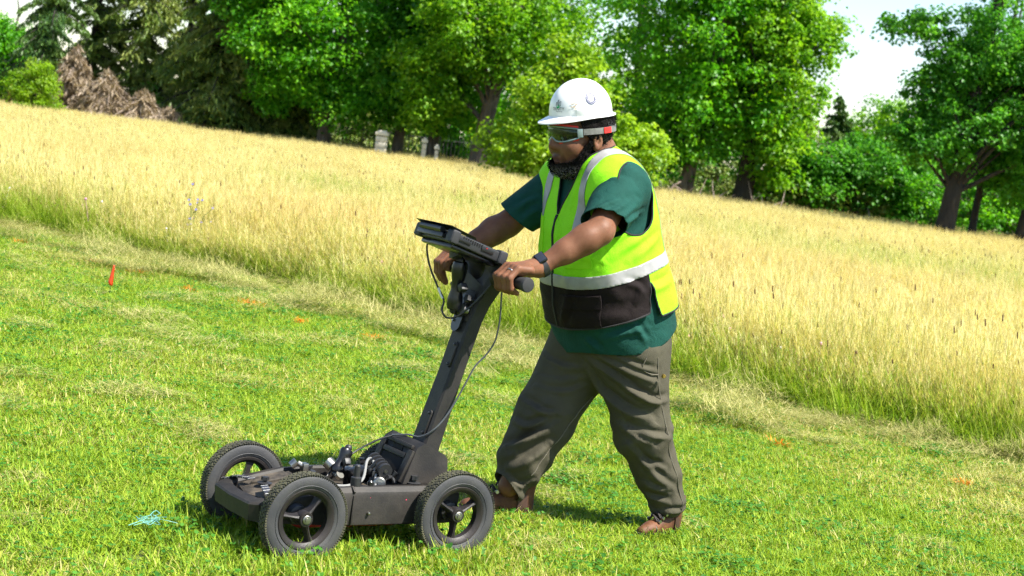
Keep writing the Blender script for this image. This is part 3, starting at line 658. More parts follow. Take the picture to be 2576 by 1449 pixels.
# ================================================================== IMPLICIT SURFACES
def smin(a, b, k):
    h = np.clip(.5 + .5 * (b - a) / k, 0, 1); return b * (1 - h) + a * h - k * h * (1 - h)
def smax(a, b, k): return -smin(-a, -b, k)
def cone(p, a, b, ra, rb):
    a = np.asarray(a, float); b = np.asarray(b, float); ba = b - a; t = np.clip((p - a) @ ba / (ba @ ba), 0, 1)
    return np.linalg.norm(p - a - t[..., None] * ba, axis=-1) - (ra + (rb - ra) * t)
def chain(p, pts, rs, k=.01):
    d = None
    for i in range(len(pts) - 1):
        e = cone(p, pts[i], pts[i + 1], rs[i], rs[i + 1]); d = e if d is None else smin(d, e, k)
    return d
def ell(p, c, r):
    q = (p - np.asarray(c)) / np.asarray(r); k0 = np.linalg.norm(q, axis=-1); k1 = np.linalg.norm(q / np.asarray(r), axis=-1)
    return k0 * (k0 - 1) / (k1 + 1e-9)
def iso(fn, lo, hi, h, B=8):
    lo = np.asarray(lo, float); nb = np.ceil((np.asarray(hi) - lo) / h / B).astype(int) + 1; n = nb * B
    I = np.stack(np.meshgrid(*[np.arange(k) for k in nb], indexing='ij'), -1)
    cv = fn(lo + (I + .5) * B * h - .5 * h); act = np.abs(cv) < B * h * 1.5
    A = np.repeat(np.repeat(np.repeat(cv.astype(np.float32), B, 0), B, 1), B, 2)
    off = np.stack(np.meshgrid(*[np.arange(B)] * 3, indexing='ij'), -1).reshape(-1, 3); bl = I[act]
    for s in range(0, len(bl), 400):
        ix = (bl[s:s + 400, None] * B + off[None]).reshape(-1, 3)
        A[ix[:, 0], ix[:, 1], ix[:, 2]] = fn(lo + ix * h)
    S = A < 0; m = np.zeros(n - 1, np.uint8)
    for dx in (0, 1):
        for dy in (0, 1):
            for dz in (0, 1): m += S[dx:n[0] - 1 + dx, dy:n[1] - 1 + dy, dz:n[2] - 1 + dz]
    cell = np.argwhere((m > 0) & (m < 8)); vid = np.full(n - 1, -1, np.int32); vid[tuple(cell.T)] = np.arange(len(cell))
    acc = np.zeros((len(cell), 3)); cnt = np.zeros(len(cell))
    cr = np.array([(i, j, k) for i in (0, 1) for j in (0, 1) for k in (0, 1)])
    for a in range(8):
        for ax in range(3):
            if cr[a][ax] == 0:
                b = cr[a].copy(); b[ax] = 1; va = A[tuple((cell + cr[a]).T)]; vb = A[tuple((cell + b).T)]; x = (va < 0) != (vb < 0)
                t = np.where(x, va / (va - vb + 1e-12), 0); q = cr[a] + t[:, None] * (b - cr[a]); acc[x] += q[x]; cnt[x] += 1
    V = lo + (cell + acc / np.maximum(cnt, 1)[:, None]) * h; Q = []
    for ax in range(3):
        u, w = (ax + 1) % 3, (ax + 2) % 3; s0 = [slice(1, k - 1) for k in n]; s1 = list(s0); s0[ax] = slice(0, n[ax] - 1); s1[ax] = slice(1, n[ax])
        a, b = S[tuple(s0)], S[tuple(s1)]; e = np.argwhere(a != b); base = np.ones(3, int); base[ax] = 0; e = e + base; fl = S[tuple(e.T)]
        du = np.zeros(3, int); du[u] = 1; dw = np.zeros(3, int); dw[w] = 1
        q = np.stack([vid[tuple((e - du - dw).T)], vid[tuple((e - dw).T)], vid[tuple(e.T)], vid[tuple((e - du).T)]], 1)
        Q.append(np.where(fl[:, None], q, q[:, ::-1]))
    Q = np.concatenate(Q); return V, Q[(Q >= 0).all(1)]
def grad(fn, V, e=.003):
    g = np.stack([fn(V + d) - fn(V - d) for d in np.eye(3) * e], -1); return nrm(g)
def relax(V, Q, it=2, lam=.5):
    E = np.concatenate([Q[:, [0, 1]], Q[:, [1, 2]], Q[:, [2, 3]], Q[:, [3, 0]]]); E = np.concatenate([E, E[:, ::-1]])
    c = np.bincount(E[:, 0], minlength=len(V)).astype(float)
    for _ in range(it):
        s = np.stack([np.bincount(E[:, 0], V[E[:, 1], j], len(V)) for j in range(3)], 1); V = V + lam * (s / np.maximum(c, 1)[:, None] - V)
    return V
def q2t(Q): return np.concatenate([Q[:, [0, 1, 2]], Q[:, [0, 2, 3]]])
def clip(V, T, f, extra=None):
    """Keep the part of a triangle mesh where f > 0, cutting triangles cleanly. Returns V, T, extra."""
    X = V if extra is None else np.concatenate([V, extra], 1); s = f > 0; k = s[T].sum(1); keep = [T[k == 3]]; newX = []; n = len(V)
    def cut(i, j):
        t = f[i] / (f[i] - f[j]); return X[i] + t[:, None] * (X[j] - X[i])
    for cnt_ in (1, 2):
        tt = T[k == cnt_]
        if not len(tt): continue
        odd = np.argmax(s[tt] if cnt_ == 1 else ~s[tt], 1); r = np.arange(len(tt)); a, b, c = tt[r, odd], tt[r, (odd + 1) % 3], tt[r, (odd + 2) % 3]
        p, q = cut(a, b), cut(a, c); ip = n + np.arange(len(tt)); iq = ip + len(tt); newX += [p, q]; n += 2 * len(tt)
        if cnt_ == 1: keep.append(np.stack([a, ip, iq], 1))
        else: keep += [np.stack([ip, b, c], 1), np.stack([ip, c, iq], 1)]
    X = np.concatenate([X] + newX) if newX else X; T = np.concatenate(keep)
    # weld the cut points and drop unused vertices
    key = np.round(X[:, :3] * 2e5).astype(np.int64); _, first, inv = np.unique(key, axis=0, return_index=True, return_inverse=True); inv = inv.ravel()
    X = X[first]; T = inv[T]; T = T[(T[:, 0] != T[:, 1]) & (T[:, 1] != T[:, 2]) & (T[:, 0] != T[:, 2])]
    u, inv = np.unique(T, return_inverse=True); X = X[u]; T = inv.reshape(-1, 3)
    return (X[:, :3], T) if extra is None else (X[:, :3], T, X[:, 3:])
def border_loops(T):
    E = np.concatenate([T[:, [0, 1]], T[:, [1, 2]], T[:, [2, 0]]]); Es = {}
    fwd = set(map(tuple, E.tolist())); nxt = {}
    for a, b in fwd:
        if (b, a) not in fwd: nxt[a] = b
    loops = []
    while nxt:
        a, b = nxt.popitem(); lp = [a, b]
        while b in nxt:
            b = nxt.pop(b)
            if b == lp[0]: break
            lp.append(b)
        loops.append(lp)
    return loops
def sheet(name, V, T, mat, parent, thick=.003, label=None):
    """A cloth sheet with real thickness."""
    me = mesh_np(name, V, T, mat=mat, smooth=True); o = link(name, me, parent, label=label)
    md = o.modifiers.new('thickness', 'SOLIDIFY'); md.thickness = thick; md.offset = -1.0
    return o
# ================================================================== THE SURVEY CART
def dusty(name, base, dust, rough=.62, amt=.5, flecks=False, bs=160):
    m, nt, p = new_mat(name); f = noise(nt, 7, 6, .7); c = ramp(nt, [(.38, base), (.38 + .5 * (1.1 - amt), dust)], f)
    if flecks:
        v = N(nt, 'ShaderNodeTexVoronoi'); v.inputs['Scale'].default_value = 26; tc = N(nt, 'ShaderNodeTexCoord'); nt.links.new(tc.outputs['Object'], v.inputs['Vector'])
        spot = math_n(nt, 'LESS_THAN', v.outputs['Distance'], .055); rare = math_n(nt, 'GREATER_THAN', noise(nt, 9, 2, .5), .50)
        sepc = N(nt, 'ShaderNodeSeparateColor'); nt.links.new(v.outputs['Color'], sepc.inputs[0])
        fc = ramp(nt, [(0, (.55, .02, .08)), (.6, (.6, .03, .10)), (.8, (.6, .2, .1)), (1, (.3, .5, .6))], sepc.outputs[0]); c = mixc(nt, math_n(nt, 'MULTIPLY', spot, rare), c, fc)
    nt.links.new(c, p.inputs['Base Color']); p.inputs['Roughness'].default_value = rough; p.inputs['Specular IOR Level'].default_value = .35; bump(nt, p, noise(nt, bs, 3, .6), .35, .002); return m
M_pl = dusty('black_plastic', (.012, .0105, .0095), (.034, .029, .024), .6, .5, True)
M_plm = dusty('mast_plastic', (.013, .012, .0115), (.030, .026, .023), .55, .4)
M_dk = dusty('deck_plastic', (.024, .020, .016), (.095, .076, .054), .75, .8)
M_ty = dusty('tyre_rubber', (.036, .037, .040), (.064, .062, .060), .62, .4)
M_trd = dusty('tread_rubber', (.020, .020, .016), (.075, .072, .040), .85, .7)
M_rim = dusty('rim_plastic', (.013, .011, .010), (.030, .024, .022), .5, .4, True)
M_blk = simple('gloss_black', (.009, .009, .010), .28); M_blk2 = simple('satin_black', (.018, .018, .019), .5, bmp=.2)
M_stl = simple('zinc_steel', (.32, .31, .28), .38, 1.0, var=.15, scale=60); M_cab = simple('grey_cable', (.22, .22, .21), .5); M_cabk = simple('black_cable', (.015, .015, .016), .5)
M_rednk = simple('red_plastic', (.35, .014, .010), .5); M_tape = None
def tape_mat():
    m, nt, p = new_mat('measuring_tape'); tc = N(nt, 'ShaderNodeTexCoord'); s = N(nt, 'ShaderNodeSeparateXYZ'); nt.links.new(tc.outputs['Object'], s.inputs[0])
    k = math_n(nt, 'LESS_THAN', math_n(nt, 'FRACT', math_n(nt, 'MULTIPLY', s.outputs['Y'], 42.0)), .10); nt.links.new(mixc(nt, k, (.030, .030, .038), (.6, .6, .55)), p.inputs['Base Color']); p.inputs['Roughness'].default_value = .5; return m
M_tape = tape_mat()
cart = thing('survey_cart', 'black four-wheeled ground survey cart pushed by the worker', 'cart', tuple(CART_C), CART_H)

# ---- hull: a low tub with a faceted, sloping nose
def hull_ring(ins, z, dz=0.0, nose=0.0):
    pts = [(-.315, -.168), (-.10, -.170), (.07, -.170), (.20, -.167), (.30, -.162), (.392, -.150), (.416, -.125), (.424, .0), (.416, .125), (.392, .150), (.30, .162), (.20, .167), (.07, .170), (-.10, .170), (-.315, .168), (-.335, .12), (-.335, -.12)]
    out = []
    for x, y in pts:
        k = 1 - ins / .17; sl = max(0, (x - .16) / .26) * nose; out.append(((x + .0) * (1 - ins / .36) if x > 0 else x * (1 - ins / .34), y * k, z - sl))
    return out
bm = bmesh.new()
add_loft(bm, [hull_ring(.030, .088, 0, -.030), hull_ring(.004, .098, 0, -.012), hull_ring(0, .190, 0, .030), hull_ring(.004, .202, 0, .036), hull_ring(.018, .216, 0, .044), hull_ring(.034, .217, 0, .044), hull_ring(.040, .210, 0, .044), hull_ring(.042, .155, 0, .010)])
hull = part('hull', bm, M_pl, cart, True, 22)
for s in (1, -1):                                                  # upright seams and studs on the flank
    bm = bmesh.new(); add_box(bm, (.078, .1705 * s, .146), (.007, .006, .094), bevel=.002); add_box(bm, (.078, .161 * s, .209), (.007, .026, .010), Matrix.Rotation(rad(-35 * s), 3, 'X'), .002); part('seam', bm, M_pl, hull)
for x, z_ in ((.02, .135), (-.19, .125), (.24, .14)):
    for s in (1, -1): bm = bmesh.new(); add_lathe(bm, [(.0005, .1775 * s), (.004, .1765 * s), (.0055, .173 * s), (.0055, .165 * s)], 12, 'y', (x, 0, z_)); part('stud', bm, M_stl, hull)
# nose deck with raised facets
def slab(poly_xy, z0, z1, slope0=.16, sl=.044, ins=.006):
    f = lambda x: max(0, (x - slope0) / .26) * sl
    c = np.mean(np.array(poly_xy), 0); return [[(x, y, z0 - f(x)) for x, y in poly_xy], [(x, y, z1 - .004 - f(x)) for x, y in poly_xy], [(c[0] + (x - c[0]) * (1 - ins / .08), c[1] + (y - c[1]) * (1 - ins / .08), z1 - f(x)) for x, y in poly_xy]]
bm = bmesh.new(); add_loft(bm, slab([(.16, -.122), (.29, -.118), (.35, -.100), (.372, 0), (.35, .100), (.29, .118), (.16, .122)], .15, .205)); part('nose_deck', bm, M_dk, cart, True, 20)
for s in (1, -1): bm = bmesh.new(); add_loft(bm, slab([(.19, .030 * s), (.29, .034 * s), (.325, .060 * s), (.29, .096 * s), (.19, .100 * s)], .20, .216, ins=.010)); part('deck_facet', bm, M_dk, cart, True, 20)
bm = bmesh.new(); add_box(bm, (-.06, 0, .160), (.44, .255, .012), bevel=.003); add_box(bm, (.125, 0, .176), (.060, .24, .030), bevel=.004); add_box(bm, (-.03, .075, .176), (.16, .07, .034), bevel=.008); part('deck_tray', bm, M_dk, cart)
# striped straps hanging over both front corners
for s in (1, -1): bm = bmesh.new(); add_loft(bm, [[(x - .012, y * s, z_), (x + .012, y * s, z_ - .002), (x + .012, y * s, z_ + .002), (x - .012, y * s, z_ + .004)] for x, y, z_ in ((.330, .045, .1965), (.345, .090, .1945), (.350, .125, .1880), (.352, .160, .1700), (.353, .190, .1660))]); part('strap', bm, M_tape, cart)
def knob(x, y, z, r=.013, h=.022, name='knob', mat=None):
    bm = bmesh.new(); add_lathe(bm, [(.022, z), (.024, z + .003), (.018, z + .005), (r * .5, z + .006), (r * .5, z + h * .55)], 18, 'z', (x, y, 0))
    rings = []
    for k in range(3): rings.append([(x + (r if j % 2 else r * .72) * math.cos(2 * PI * j / 12), y + (r if j % 2 else r * .72) * math.sin(2 * PI * j / 12), z + h * (.5 + .25 * k)) for j in range(12)])
    add_loft(bm, rings); part(name, bm, mat or M_blk2, cart)
knob(.300, -.012, .190); knob(-.165, .120, .217, .014, .026); knob(.10, -.105, .205, .012, .02); knob(-.10, -.115, .217, .012, .03)
bm = bmesh.new(); add_lathe(bm, [(.017, .216), (.017, .243), (.010, .246), (.010, .280), (.007, .283), (.001, .283)], 14, 'z', (.058, .135, 0)); part('post', bm, M_blk2, cart)
bm = bmesh.new(); add_lathe(bm, [(.010, .216), (.010, .228), (.006, .233), (.001, .233)], 12, 'z', (.005, .135, 0)); part('stopper', bm, M_blk, cart)
# red antenna skid below
bm = bmesh.new(); add_box(bm, (.03, 0, .076), (.36, .13, .026), bevel=.010); part('antenna_skid', bm, M_rednk, cart)

# ---- wheels
def wheel_meshes():
    R, W = WR, .046; bm = bmesh.new()
    prof = [(R * .66, -.018), (R * .70, -.0225), (R * .80, -.0245), (R * .90, -.0235), (R * .955, -.0195), (R * .975, -.0165), (R * .980, 0), (R * .975, .0165), (R * .955, .0195), (R * .90, .0235), (R * .80, .0245), (R * .70, .0225), (R * .66, .018)]
    add_lathe(bm, prof, 72, 'y', closed=True)
    for s in (-1, 1):                                             # raised rings on the sidewall
        add_lathe(bm, [(R * .735, .0236 * s), (R * .745, .0252 * s), (R * .755, .0240 * s)], 72, 'y', caps=False)
    tyre = bm_mesh('tyre', bm, M_ty, True, 40)
    bm = bmesh.new(); nb = 54                                     # tread blocks in three staggered rows, ribbed shoulders
    for k in range(nb):
        for row, (y0, tw, sk) in enumerate(((-.0115, .0095, .45), (0, .0095, -.45), (.0115, .0095, .45))):
            a = 2 * PI * (k + (.5 if row == 1 else 0)) / nb; M = Matrix.Rotation(-a, 3, 'Y'); c = M @ Vector((R * .985, y0, 0)); add_box(bm, c, (.0036, tw, R * 2 * PI / nb * .66), M @ Matrix.Rotation(sk, 3, 'X'))
        for s in (-1, 1):
            for h_ in (0, .5):
                a = 2 * PI * (k + h_) / nb; M = Matrix.Rotation(-a, 3, 'Y'); c = M @ Vector((R * .952, .0196 * s, 0)); add_box(bm, c, (.0125, .0045, R * 2 * PI / nb * .26), M @ Matrix.Rotation(.5 * s, 3, 'Z'))
    tread = bm_mesh('tread', bm, M_trd, False)
    bm = bmesh.new(); ri = R * .67
    add_lathe(bm, [(ri, -.020), (ri * .985, -.022), (ri * .90, -.021), (ri * .80, -.012), (ri * .79, .012), (ri * .90, .021), (ri * .985, .022), (ri, .020)], 60, 'y', closed=True)
    for k in range(3):
        a = 2 * PI * k / 3 + .5; M = Matrix.Rotation(-a, 4, 'Y'); sec = []
        for rr_, w_, t_ in ((.018, .014, .014), (.035, .0085, .012), (.055, .0080, .010), (ri * .83, .016, .010)):
            sec.append([M @ Vector(v) for v in ((rr_, -t_, -w_), (rr_, -t_, w_), (rr_, t_, w_ * .5), (rr_, t_ + .003, 0), (rr_, t_, -w_ * .5))])
        add_loft(bm, sec)
    add_lathe(bm, [(.001, -.020), (.020, -.020), (.024, -.012), (.024, .016), (.021, .022), (.001, .022)], 30, 'y')
    rim = bm_mesh('rim', bm, M_rim, True, 35)
    bm = bmesh.new(); add_lathe(bm, [(.001, .0225), (.013, .0225), (.014, .0250), (.012, .0262), (.008, .0262), (.0075, .0295), (.001, .0300)], 24, 'y'); hubm = bm_mesh('hub_bolt', bm, M_stl, True, 30)
    return tyre, tread, rim, hubm
tyre, tread, rim, hubm = wheel_meshes()
def mk_wheel(x, y, a):
    w = link('wheel', None, cart, (x, y, WR - .004)); w.rotation_euler = (0, a, PI if y < 0 else 0); w.empty_display_size = .05
    link('tyre', tyre, w); link('tread', tread, w, kind='stuff'); link('rim', rim, w); link('hub_bolt', hubm, w)
WB, TR = .547 / 2, .48 / 2 - .022
for x, y, a in ((WB, TR, .35), (-WB, TR, -.05), (WB, -TR, 1.2), (-WB, -TR, .6)): mk_wheel(x, y, a)
for x in (WB, -WB): bm = bmesh.new(); add_tube(bm, [(x, -TR + .015, WR - .004), (x, TR - .015, WR - .004)], .009, 10); part('axle', bm, M_stl, cart)
for x in (WB, -WB):
    for s in (1, -1): bm = bmesh.new(); add_lathe(bm, [(.034, .165 * s), (.030, .186 * s), (.014, .190 * s)], 20, 'y', (x, 0, WR - .004)); part('bearing_block', bm, M_blk2, cart)

# ---- mast housing: solid hooded box, its front hollows painted as black shade
bm = bmesh.new()
prof = [(-.125, .215), (-.172, .330), (-.200, .345), (-.280, .308), (-.292, .295), (-.296, .215)]
A_ = [(x, .108, z_) for x, z_ in prof]; B_ = [(x, .095 if z_ > .25 else .115, z_) for x, z_ in prof]
def yrow(y, k): return [(x + k * .01, y, z_ - k * .012) for x, z_ in prof]
add_loft(bm, [[(x * 1.0, -.118 + (.012 if z_ > .25 else 0), z_) for x, z_ in prof], [(x, .118 - (.012 if z_ > .25 else 0), z_) for x, z_ in prof]]); bevel_all(bm, .010, 3)
hou = part('housing', bm, M_pl, cart, True, 40)
n_f = np.array([.115, 0, .047]); n_f = n_f / np.linalg.norm(n_f); fx = lambda t_, o=0: (np.array([-.125, 0, .215]) + t_ * np.array([-.047, 0, .115]) + n_f * o)
def on_front(bm, y, t_, sx, sy, sz, o, bev=.004):
    Mx = Matrix(np.stack([n_f, (0, 1, 0), np.cross(n_f, (0, 1, 0))], 1)); p_ = fx(t_, o); add_box(bm, (p_[0], y, p_[2]), (sz, sx, sy), Mx, bev)
bm = bmesh.new(); on_front(bm, 0, .84, .062, .022, .012, -.003); part('recess_shade', bm, simple('hollow_shade', (.004, .004, .004), .9), hou); bm = bmesh.new(); on_front(bm, 0, .32, .150, .075, .010, -.002); part('recess_shade', bm, simple('hollow_shade', (.004, .004, .004), .9), hou)  # near-black slabs: the shade of the hollows is put into their colour
bm = bmesh.new()
for s in (-1, 1): on_front(bm, .088 * s, .45, .030, .110, .016, .002)
on_front(bm, 0, .69, .14, .018, .014, .003); on_front(bm, 0, .97, .17, .014, .014, .002); part('recess_frame', bm, M_pl, hou)
# ribbed clamp inside the hood
bm = bmesh.new(); c0 = np.array([-.088, .015, .255]); dm = nrm(np.array([.1, 1.0, -.15])); s_, u_, _ = frame_from(dm)
add_tube(bm, [c0 - dm * .045, c0 + dm * .050], .016, 16)
for k in range(4): q = c0 + dm * (-.036 + .024 * k); add_tube(bm, [q - dm * .004, q + dm * .004], .027, 18); add_box(bm, tuple(q + np.array([.022, 0, -.018])), (.030, .005, .020), bevel=.002)
add_tube(bm, [c0 + dm * .046, c0 + dm * .060], .024, 18); part('cable_clamp', bm, M_blk2, cart)
bm = bmesh.new(); add_tube(bm, [c0 + dm * .060, c0 + dm * .063], .006, 8); part('clamp_bolt', bm, M_stl, cart)
# connectors and cables on the deck
bm = bmesh.new(); d_ = nrm(np.array([.4, .9, .1])); q = np.array([-.070, .060, .206]); add_tube(bm, [q - d_ * .05, q], .020, 16); add_tube(bm, [q - d_ * .07, q - d_ * .048], .014, 12); part('encoder', bm, M_blk2, cart)
bm = bmesh.new(); add_tube(bm, [q, q + d_ * .004, q + d_ * .024, q + d_ * .028], [.018, .021, .021, .017], 20); add_tube(bm, [q + d_ * .028, q + d_ * .036], .007, 10); part('encoder_cap', bm, M_stl, cart)
bm = bmesh.new(); add_tube(bm, [(-.06, .02, .205), (-.095, .055, .225)], .013, 12); add_tube(bm, [(-.05, .0, .215), (-.075, .03, .262)], .012, 12); add_box(bm, (-.03, -.01, .215), (.05, .05, .05), Matrix.Rotation(.4, 3, 'Y'), .006); add_box(bm, (-.02, -.055, .20), (.03, .035, .06), Matrix.Rotation(.3, 3, 'Y'), .004); part('connector', bm, M_blk, cart)
bm = bmesh.new()
for a in (0, 2.1, 4.2): add_tube(bm, [(-.108, .075, .228), (-.108 + .020 * math.cos(a), .080, .228 + .020 * math.sin(a))], [.005, .008], 8)
part('wing_nut', bm, M_blk2, cart)
bm = bmesh.new(); add_tube(bm, spline([(.09, .05, .196), (.04, .06, .198), (-.02, .04, .212), (-.055, -.005, .262), (-.072, .0, .268), (-.062, .045, .235), (-.045, .085, .198)], 40), .0048, 8); add_tube(bm, spline([(-.075, .07, .205), (-.10, .055, .218), (-.13, .06, .228)], 14), .0045, 8); part('cable', bm, M_cab, cart)
bm = bmesh.new(); add_tube(bm, spline([(-.165, -.05, .338), (-.13, -.06, .325), (-.06, -.075, .285), (.02, -.065, .235), (.055, -.055, .205), (.065, -.05, .20)], 36), .0032, 7); part('cable', bm, M_cabk, cart)
# short double ball arm lying on the deck
def ball_arm(name, a, b, r, parent, w=1.0):
    a, b = np.array(a, float), np.array(b, float); d = nrm(b - a); L_ = np.linalg.norm(b - a); s_, u_, _ = frame_from(d, (0, 1, 0)); rings = []
    for t_, k in ((-.10, .55), (-.06, .95), (.05, 1.12), (.22, 1.05), (.40, .82), (.60, .82), (.78, 1.05), (.95, 1.12), (1.06, .95), (1.10, .55)):
        rings.append([a + d * L_ * t_ + r * k * (math.cos(q_) * s_ * 1.05 + math.sin(q_) * u_ * .85 * w) for q_ in np.linspace(0, 2 * PI, 18, False)])
    bm = bmesh.new(); add_loft(bm, rings); o = part(name, bm, M_blk, parent)
    m = (a + b) / 2; bm = bmesh.new(); add_tube(bm, [m + u_ * r * .7, m + u_ * r * 1.15, m + u_ * r * 1.3], [r * .34, r * .34, r * .25], 14); add_tube(bm, [m - u_ * r * .7, m - u_ * r * 1.4], r * .3, 12); add_box(bm, tuple(m + u_ * r * 1.5), tuple([r * 1.1] * 3), Matrix.Rotation(.6, 3, 'X'), r * .25); part('clamp_screw', bm, M_blk2, o)
    bm = bmesh.new()
    for q_ in (a - d * r * .5, b + d * r * .5): bmesh.ops.create_uvsphere(bm, u_segments=14, v_segments=10, radius=r * .62, matrix=Matrix.Translation(q_))
    part('ball', bm, M_blk2, o); return o
ball_arm('ball_arm', (.030, -.045, .220), (-.005, -.055, .285), .020, cart)
bm = bmesh.new(); add_tube(bm, [(.052, -.075, .245), (.040, -.060, .232)], .020, 18); add_tube(bm, [(.03, -.03, .205), (.028, -.022, .214)], .014, 12); part('mount_flange', bm, M_stl, cart)
bm = bmesh.new(); add_tube(bm, [(.16, -.115, .222), (.145, -.11, .238)], .014, 12); add_tube(bm, [(.14, -.11, .232), (.118, -.10, .222)], .009, 10); add_box(bm, (.12, -.10, .222), (.02, .03, .026), bevel=.003); part('latch', bm, M_stl, cart)

# ---- mast
def mast_c(t_): return np.array([-.262, 0, .30]) + t_ * np.array([-.128, 0, .485])
def msec(c, hx, hy, r=.25):
    d = nrm(np.array([-.128, 0, .485])); f = np.array([d[2], 0, -d[0]]); return [c + f * hx * a + np.array([0, 1, 0]) * hy * b for a, b in ((1, -.8), (1, .8), (.8, 1), (-.8, 1), (-1, .8), (-1, -.8), (-.8, -1), (.8, -1))]
bm = bmesh.new(); rows = [msec(mast_c(-.05), .036, .047), msec(mast_c(.02), .034, .045), msec(mast_c(.55), .028, .041), msec(mast_c(.92), .027, .043), msec(mast_c(1.04), .028, .054), msec(mast_c(1.14), .029, .078), msec(mast_c(1.23), .030, .104), msec(mast_c(1.30), .030, .112), msec(mast_c(1.325), .026, .104)]
add_loft(bm, rows); mast = part('mast', bm, M_plm, cart, True, 25)
dm_ = nrm(np.array([-.128, 0, .485])); ff = np.array([dm_[2], 0, -dm_[0]]); Mm = Matrix(np.stack([ff, (0, 1, 0), dm_], 1))
# punched hole in the head of the mast
bc = bmesh.new(); hc = mast_c(1.245) + dm_ * .0; add_tube(bc, [hc - ff * .08, hc + ff * .08], .031, 28); cme = bm_mesh('c', bc); co_ = bpy.data.objects.new('c', cme); COL.objects.link(co_)
md = mast.modifiers.new('hole', 'BOOLEAN'); md.operation = 'DIFFERENCE'; md.object = co_; md.solver = 'EXACT'; bpy.context.view_layer.update()
# (mast is parented to the cart, so the cutter is moved with it)
co_.parent = cart; bpy.context.view_layer.update(); dg = bpy.context.evaluated_depsgraph_get(); nm = bpy.data.meshes.new_from_object(mast.evaluated_get(dg)); mast.modifiers.clear(); mast.data = nm; bpy.data.objects.remove(co_)
# recessed ledge of the mast head, side plates and bolts
bm = bmesh.new(); c_ = mast_c(1.0) + ff * .026; add_box(bm, tuple(c_), (.010, .070, .105), Mm, .004); part('head_plate', bm, M_pl, mast)
for t_ in (.18, .66):
    bm = bmesh.new(); a_ = mast_c(t_) + ff * (.033 if t_ < .4 else .029); bm3 = []
    out = [a_ + dm_ * (.034 * (1 if math.cos(q_) > 0 else -1) + .011 * math.cos(q_)) + np.array([0, .018, 0]) + np.array([0, .011 * math.sin(q_), 0]) for q_ in np.linspace(0, 2 * PI, 24, False)]
    add_prism(bm, out, ff * .006); part('side_plate', bm, M_plm, mast)
    for s in (-1, 1): bm2 = bmesh.new(); q_ = a_ + dm_ * .034 * s + np.array([0, .018, 0]); add_tube(bm2, [q_, q_ + ff * .008, q_ + ff * .011], [.0055, .0055, .003], 10); part('bolt', bm2, M_blk, mast)
# handlebar with rubber grips
bm = bmesh.new(); hb = lambda y: (GRIP_X + .004, y, GRIP_Z)
add_tube(bm, [hb(-.135), hb(-.12), hb(-.088)], [.026, .029, .030], 20); part('handlebar', bm, M_plm, cart); bm = bmesh.new(); add_tube(bm, [hb(.088), hb(.12), hb(.135)], [.030, .029, .026], 20); part('handlebar', bm, M_plm, cart)
for s in (1, -1):
    bm = bmesh.new(); prof = [(.0005, .268 * s), (.015, .268 * s), (.0225, .2665 * s), (.0245, .263 * s), (.0245, .250 * s), (.0215, .247 * s)]
    for k in range(16): prof += [(.0215, (.245 - .0075 * k) * s), (.0205, (.241 - .0075 * k) * s)]
    prof += [(.0205, .118 * s)]; add_lathe(bm, prof, 24, 'y', (GRIP_X, 0, GRIP_Z)); part('grip', bm, simple('grip_rubber', (.022, .022, .023), .7), cart)

# ---- tablet mount on the mast head
bm = bmesh.new(); c_ = mast_c(.94) + ff * .034; out = [c_ + dm_ * (.040 * (1 if math.cos(q_) > 0 else -1) + .026 * math.cos(q_)) + np.array([0, -.012 + .026 * math.sin(q_), 0]) for q_ in np.linspace(0, 2 * PI, 28, False)]; add_prism(bm, out, ff * .006)
add_tube(bm, [c_ + np.array([0, -.012, 0]), c_ + np.array([0, -.012, 0]) + ff * .022], [.020, .013], 16); part('mount_plate', bm, M_blk, cart)
for k, (a_, b_) in enumerate(((.030, .006), (-.030, -.030), (.034, -.03))): bm = bmesh.new(); q_ = c_ + dm_ * a_ + np.array([0, b_, 0]); add_tube(bm, [q_ + ff * .004, q_ + ff * .012], .005, 10); part('mount_bolt', bm, M_stl, cart)
bm = bmesh.new(); add_tube(bm, [c_ + dm_ * .012 + np.array([0, .014, 0]), c_ + dm_ * .012 + np.array([0, .014, 0]) + ff * .02], [.017, .016], 18, True); part('mount_bolt', bm, M_stl, cart)
lo_ = c_ + ff * .034 + np.array([0, -.012, 0]); hi_ = np.array([-.318, -.004, .925])
ball_arm('ball_arm', tuple(lo_ + dm_ * .012), tuple(hi_), .024, cart)
knb = mast_c(1.04) + ff * .045 + np.array([0, .030, 0]); bm = bmesh.new(); rings = []
for k in range(3): rings.append([knb + ff * (.004 + .007 * k) + (.015 if j % 2 else .0105) * (math.cos(2 * PI * j / 10) * dm_ + math.sin(2 * PI * j / 10) * np.array([0, 1, 0])) for j in range(10)])
add_loft(bm, rings); add_tube(bm, [knb - ff * .02, knb + ff * .006], .006, 10); part('knob', bm, M_blk2, cart)
# cables along the mast
bm = bmesh.new(); add_tube(bm, spline([(-.255, -.105, 1.005), (-.262, -.135, .965), (-.272, -.120, .905), (-.285, -.080, .845), (-.300, -.050, .800), (-.292, -.040, .765), (-.300, -.015, .745), (-.320, .025, .760), (-.360, .055, .815), (-.395, .085, .880)], 60), .0034, 7); part('cable', bm, M_cabk, cart)
bm = bmesh.new(); add_tube(bm, spline([(-.288, -.073, .836), (-.294, -.062, .816), (-.298, -.053, .803)], 8), .0044, 8); part('cable_tag', bm, simple('white_tape', (.7, .7, .7), .6), cart)
bm = bmesh.new(); add_tube(bm, spline([(-.40, .135, .890), (-.400, .140, .840), (-.415, .125, .760), (-.420, .105, .690), (-.405, .085, .640), (-.375, .075, .600), (-.350, .068, .540), (-.325, .062, .480), (-.290, .060, .420), (-.255, .056, .380), (-.225, .030, .352), (-.200, -.010, .350), (-.165, -.050, .340)], 80), .0030, 7); part('cable', bm, simple('dark_grey_cable', (.06, .065, .07), .5), cart)

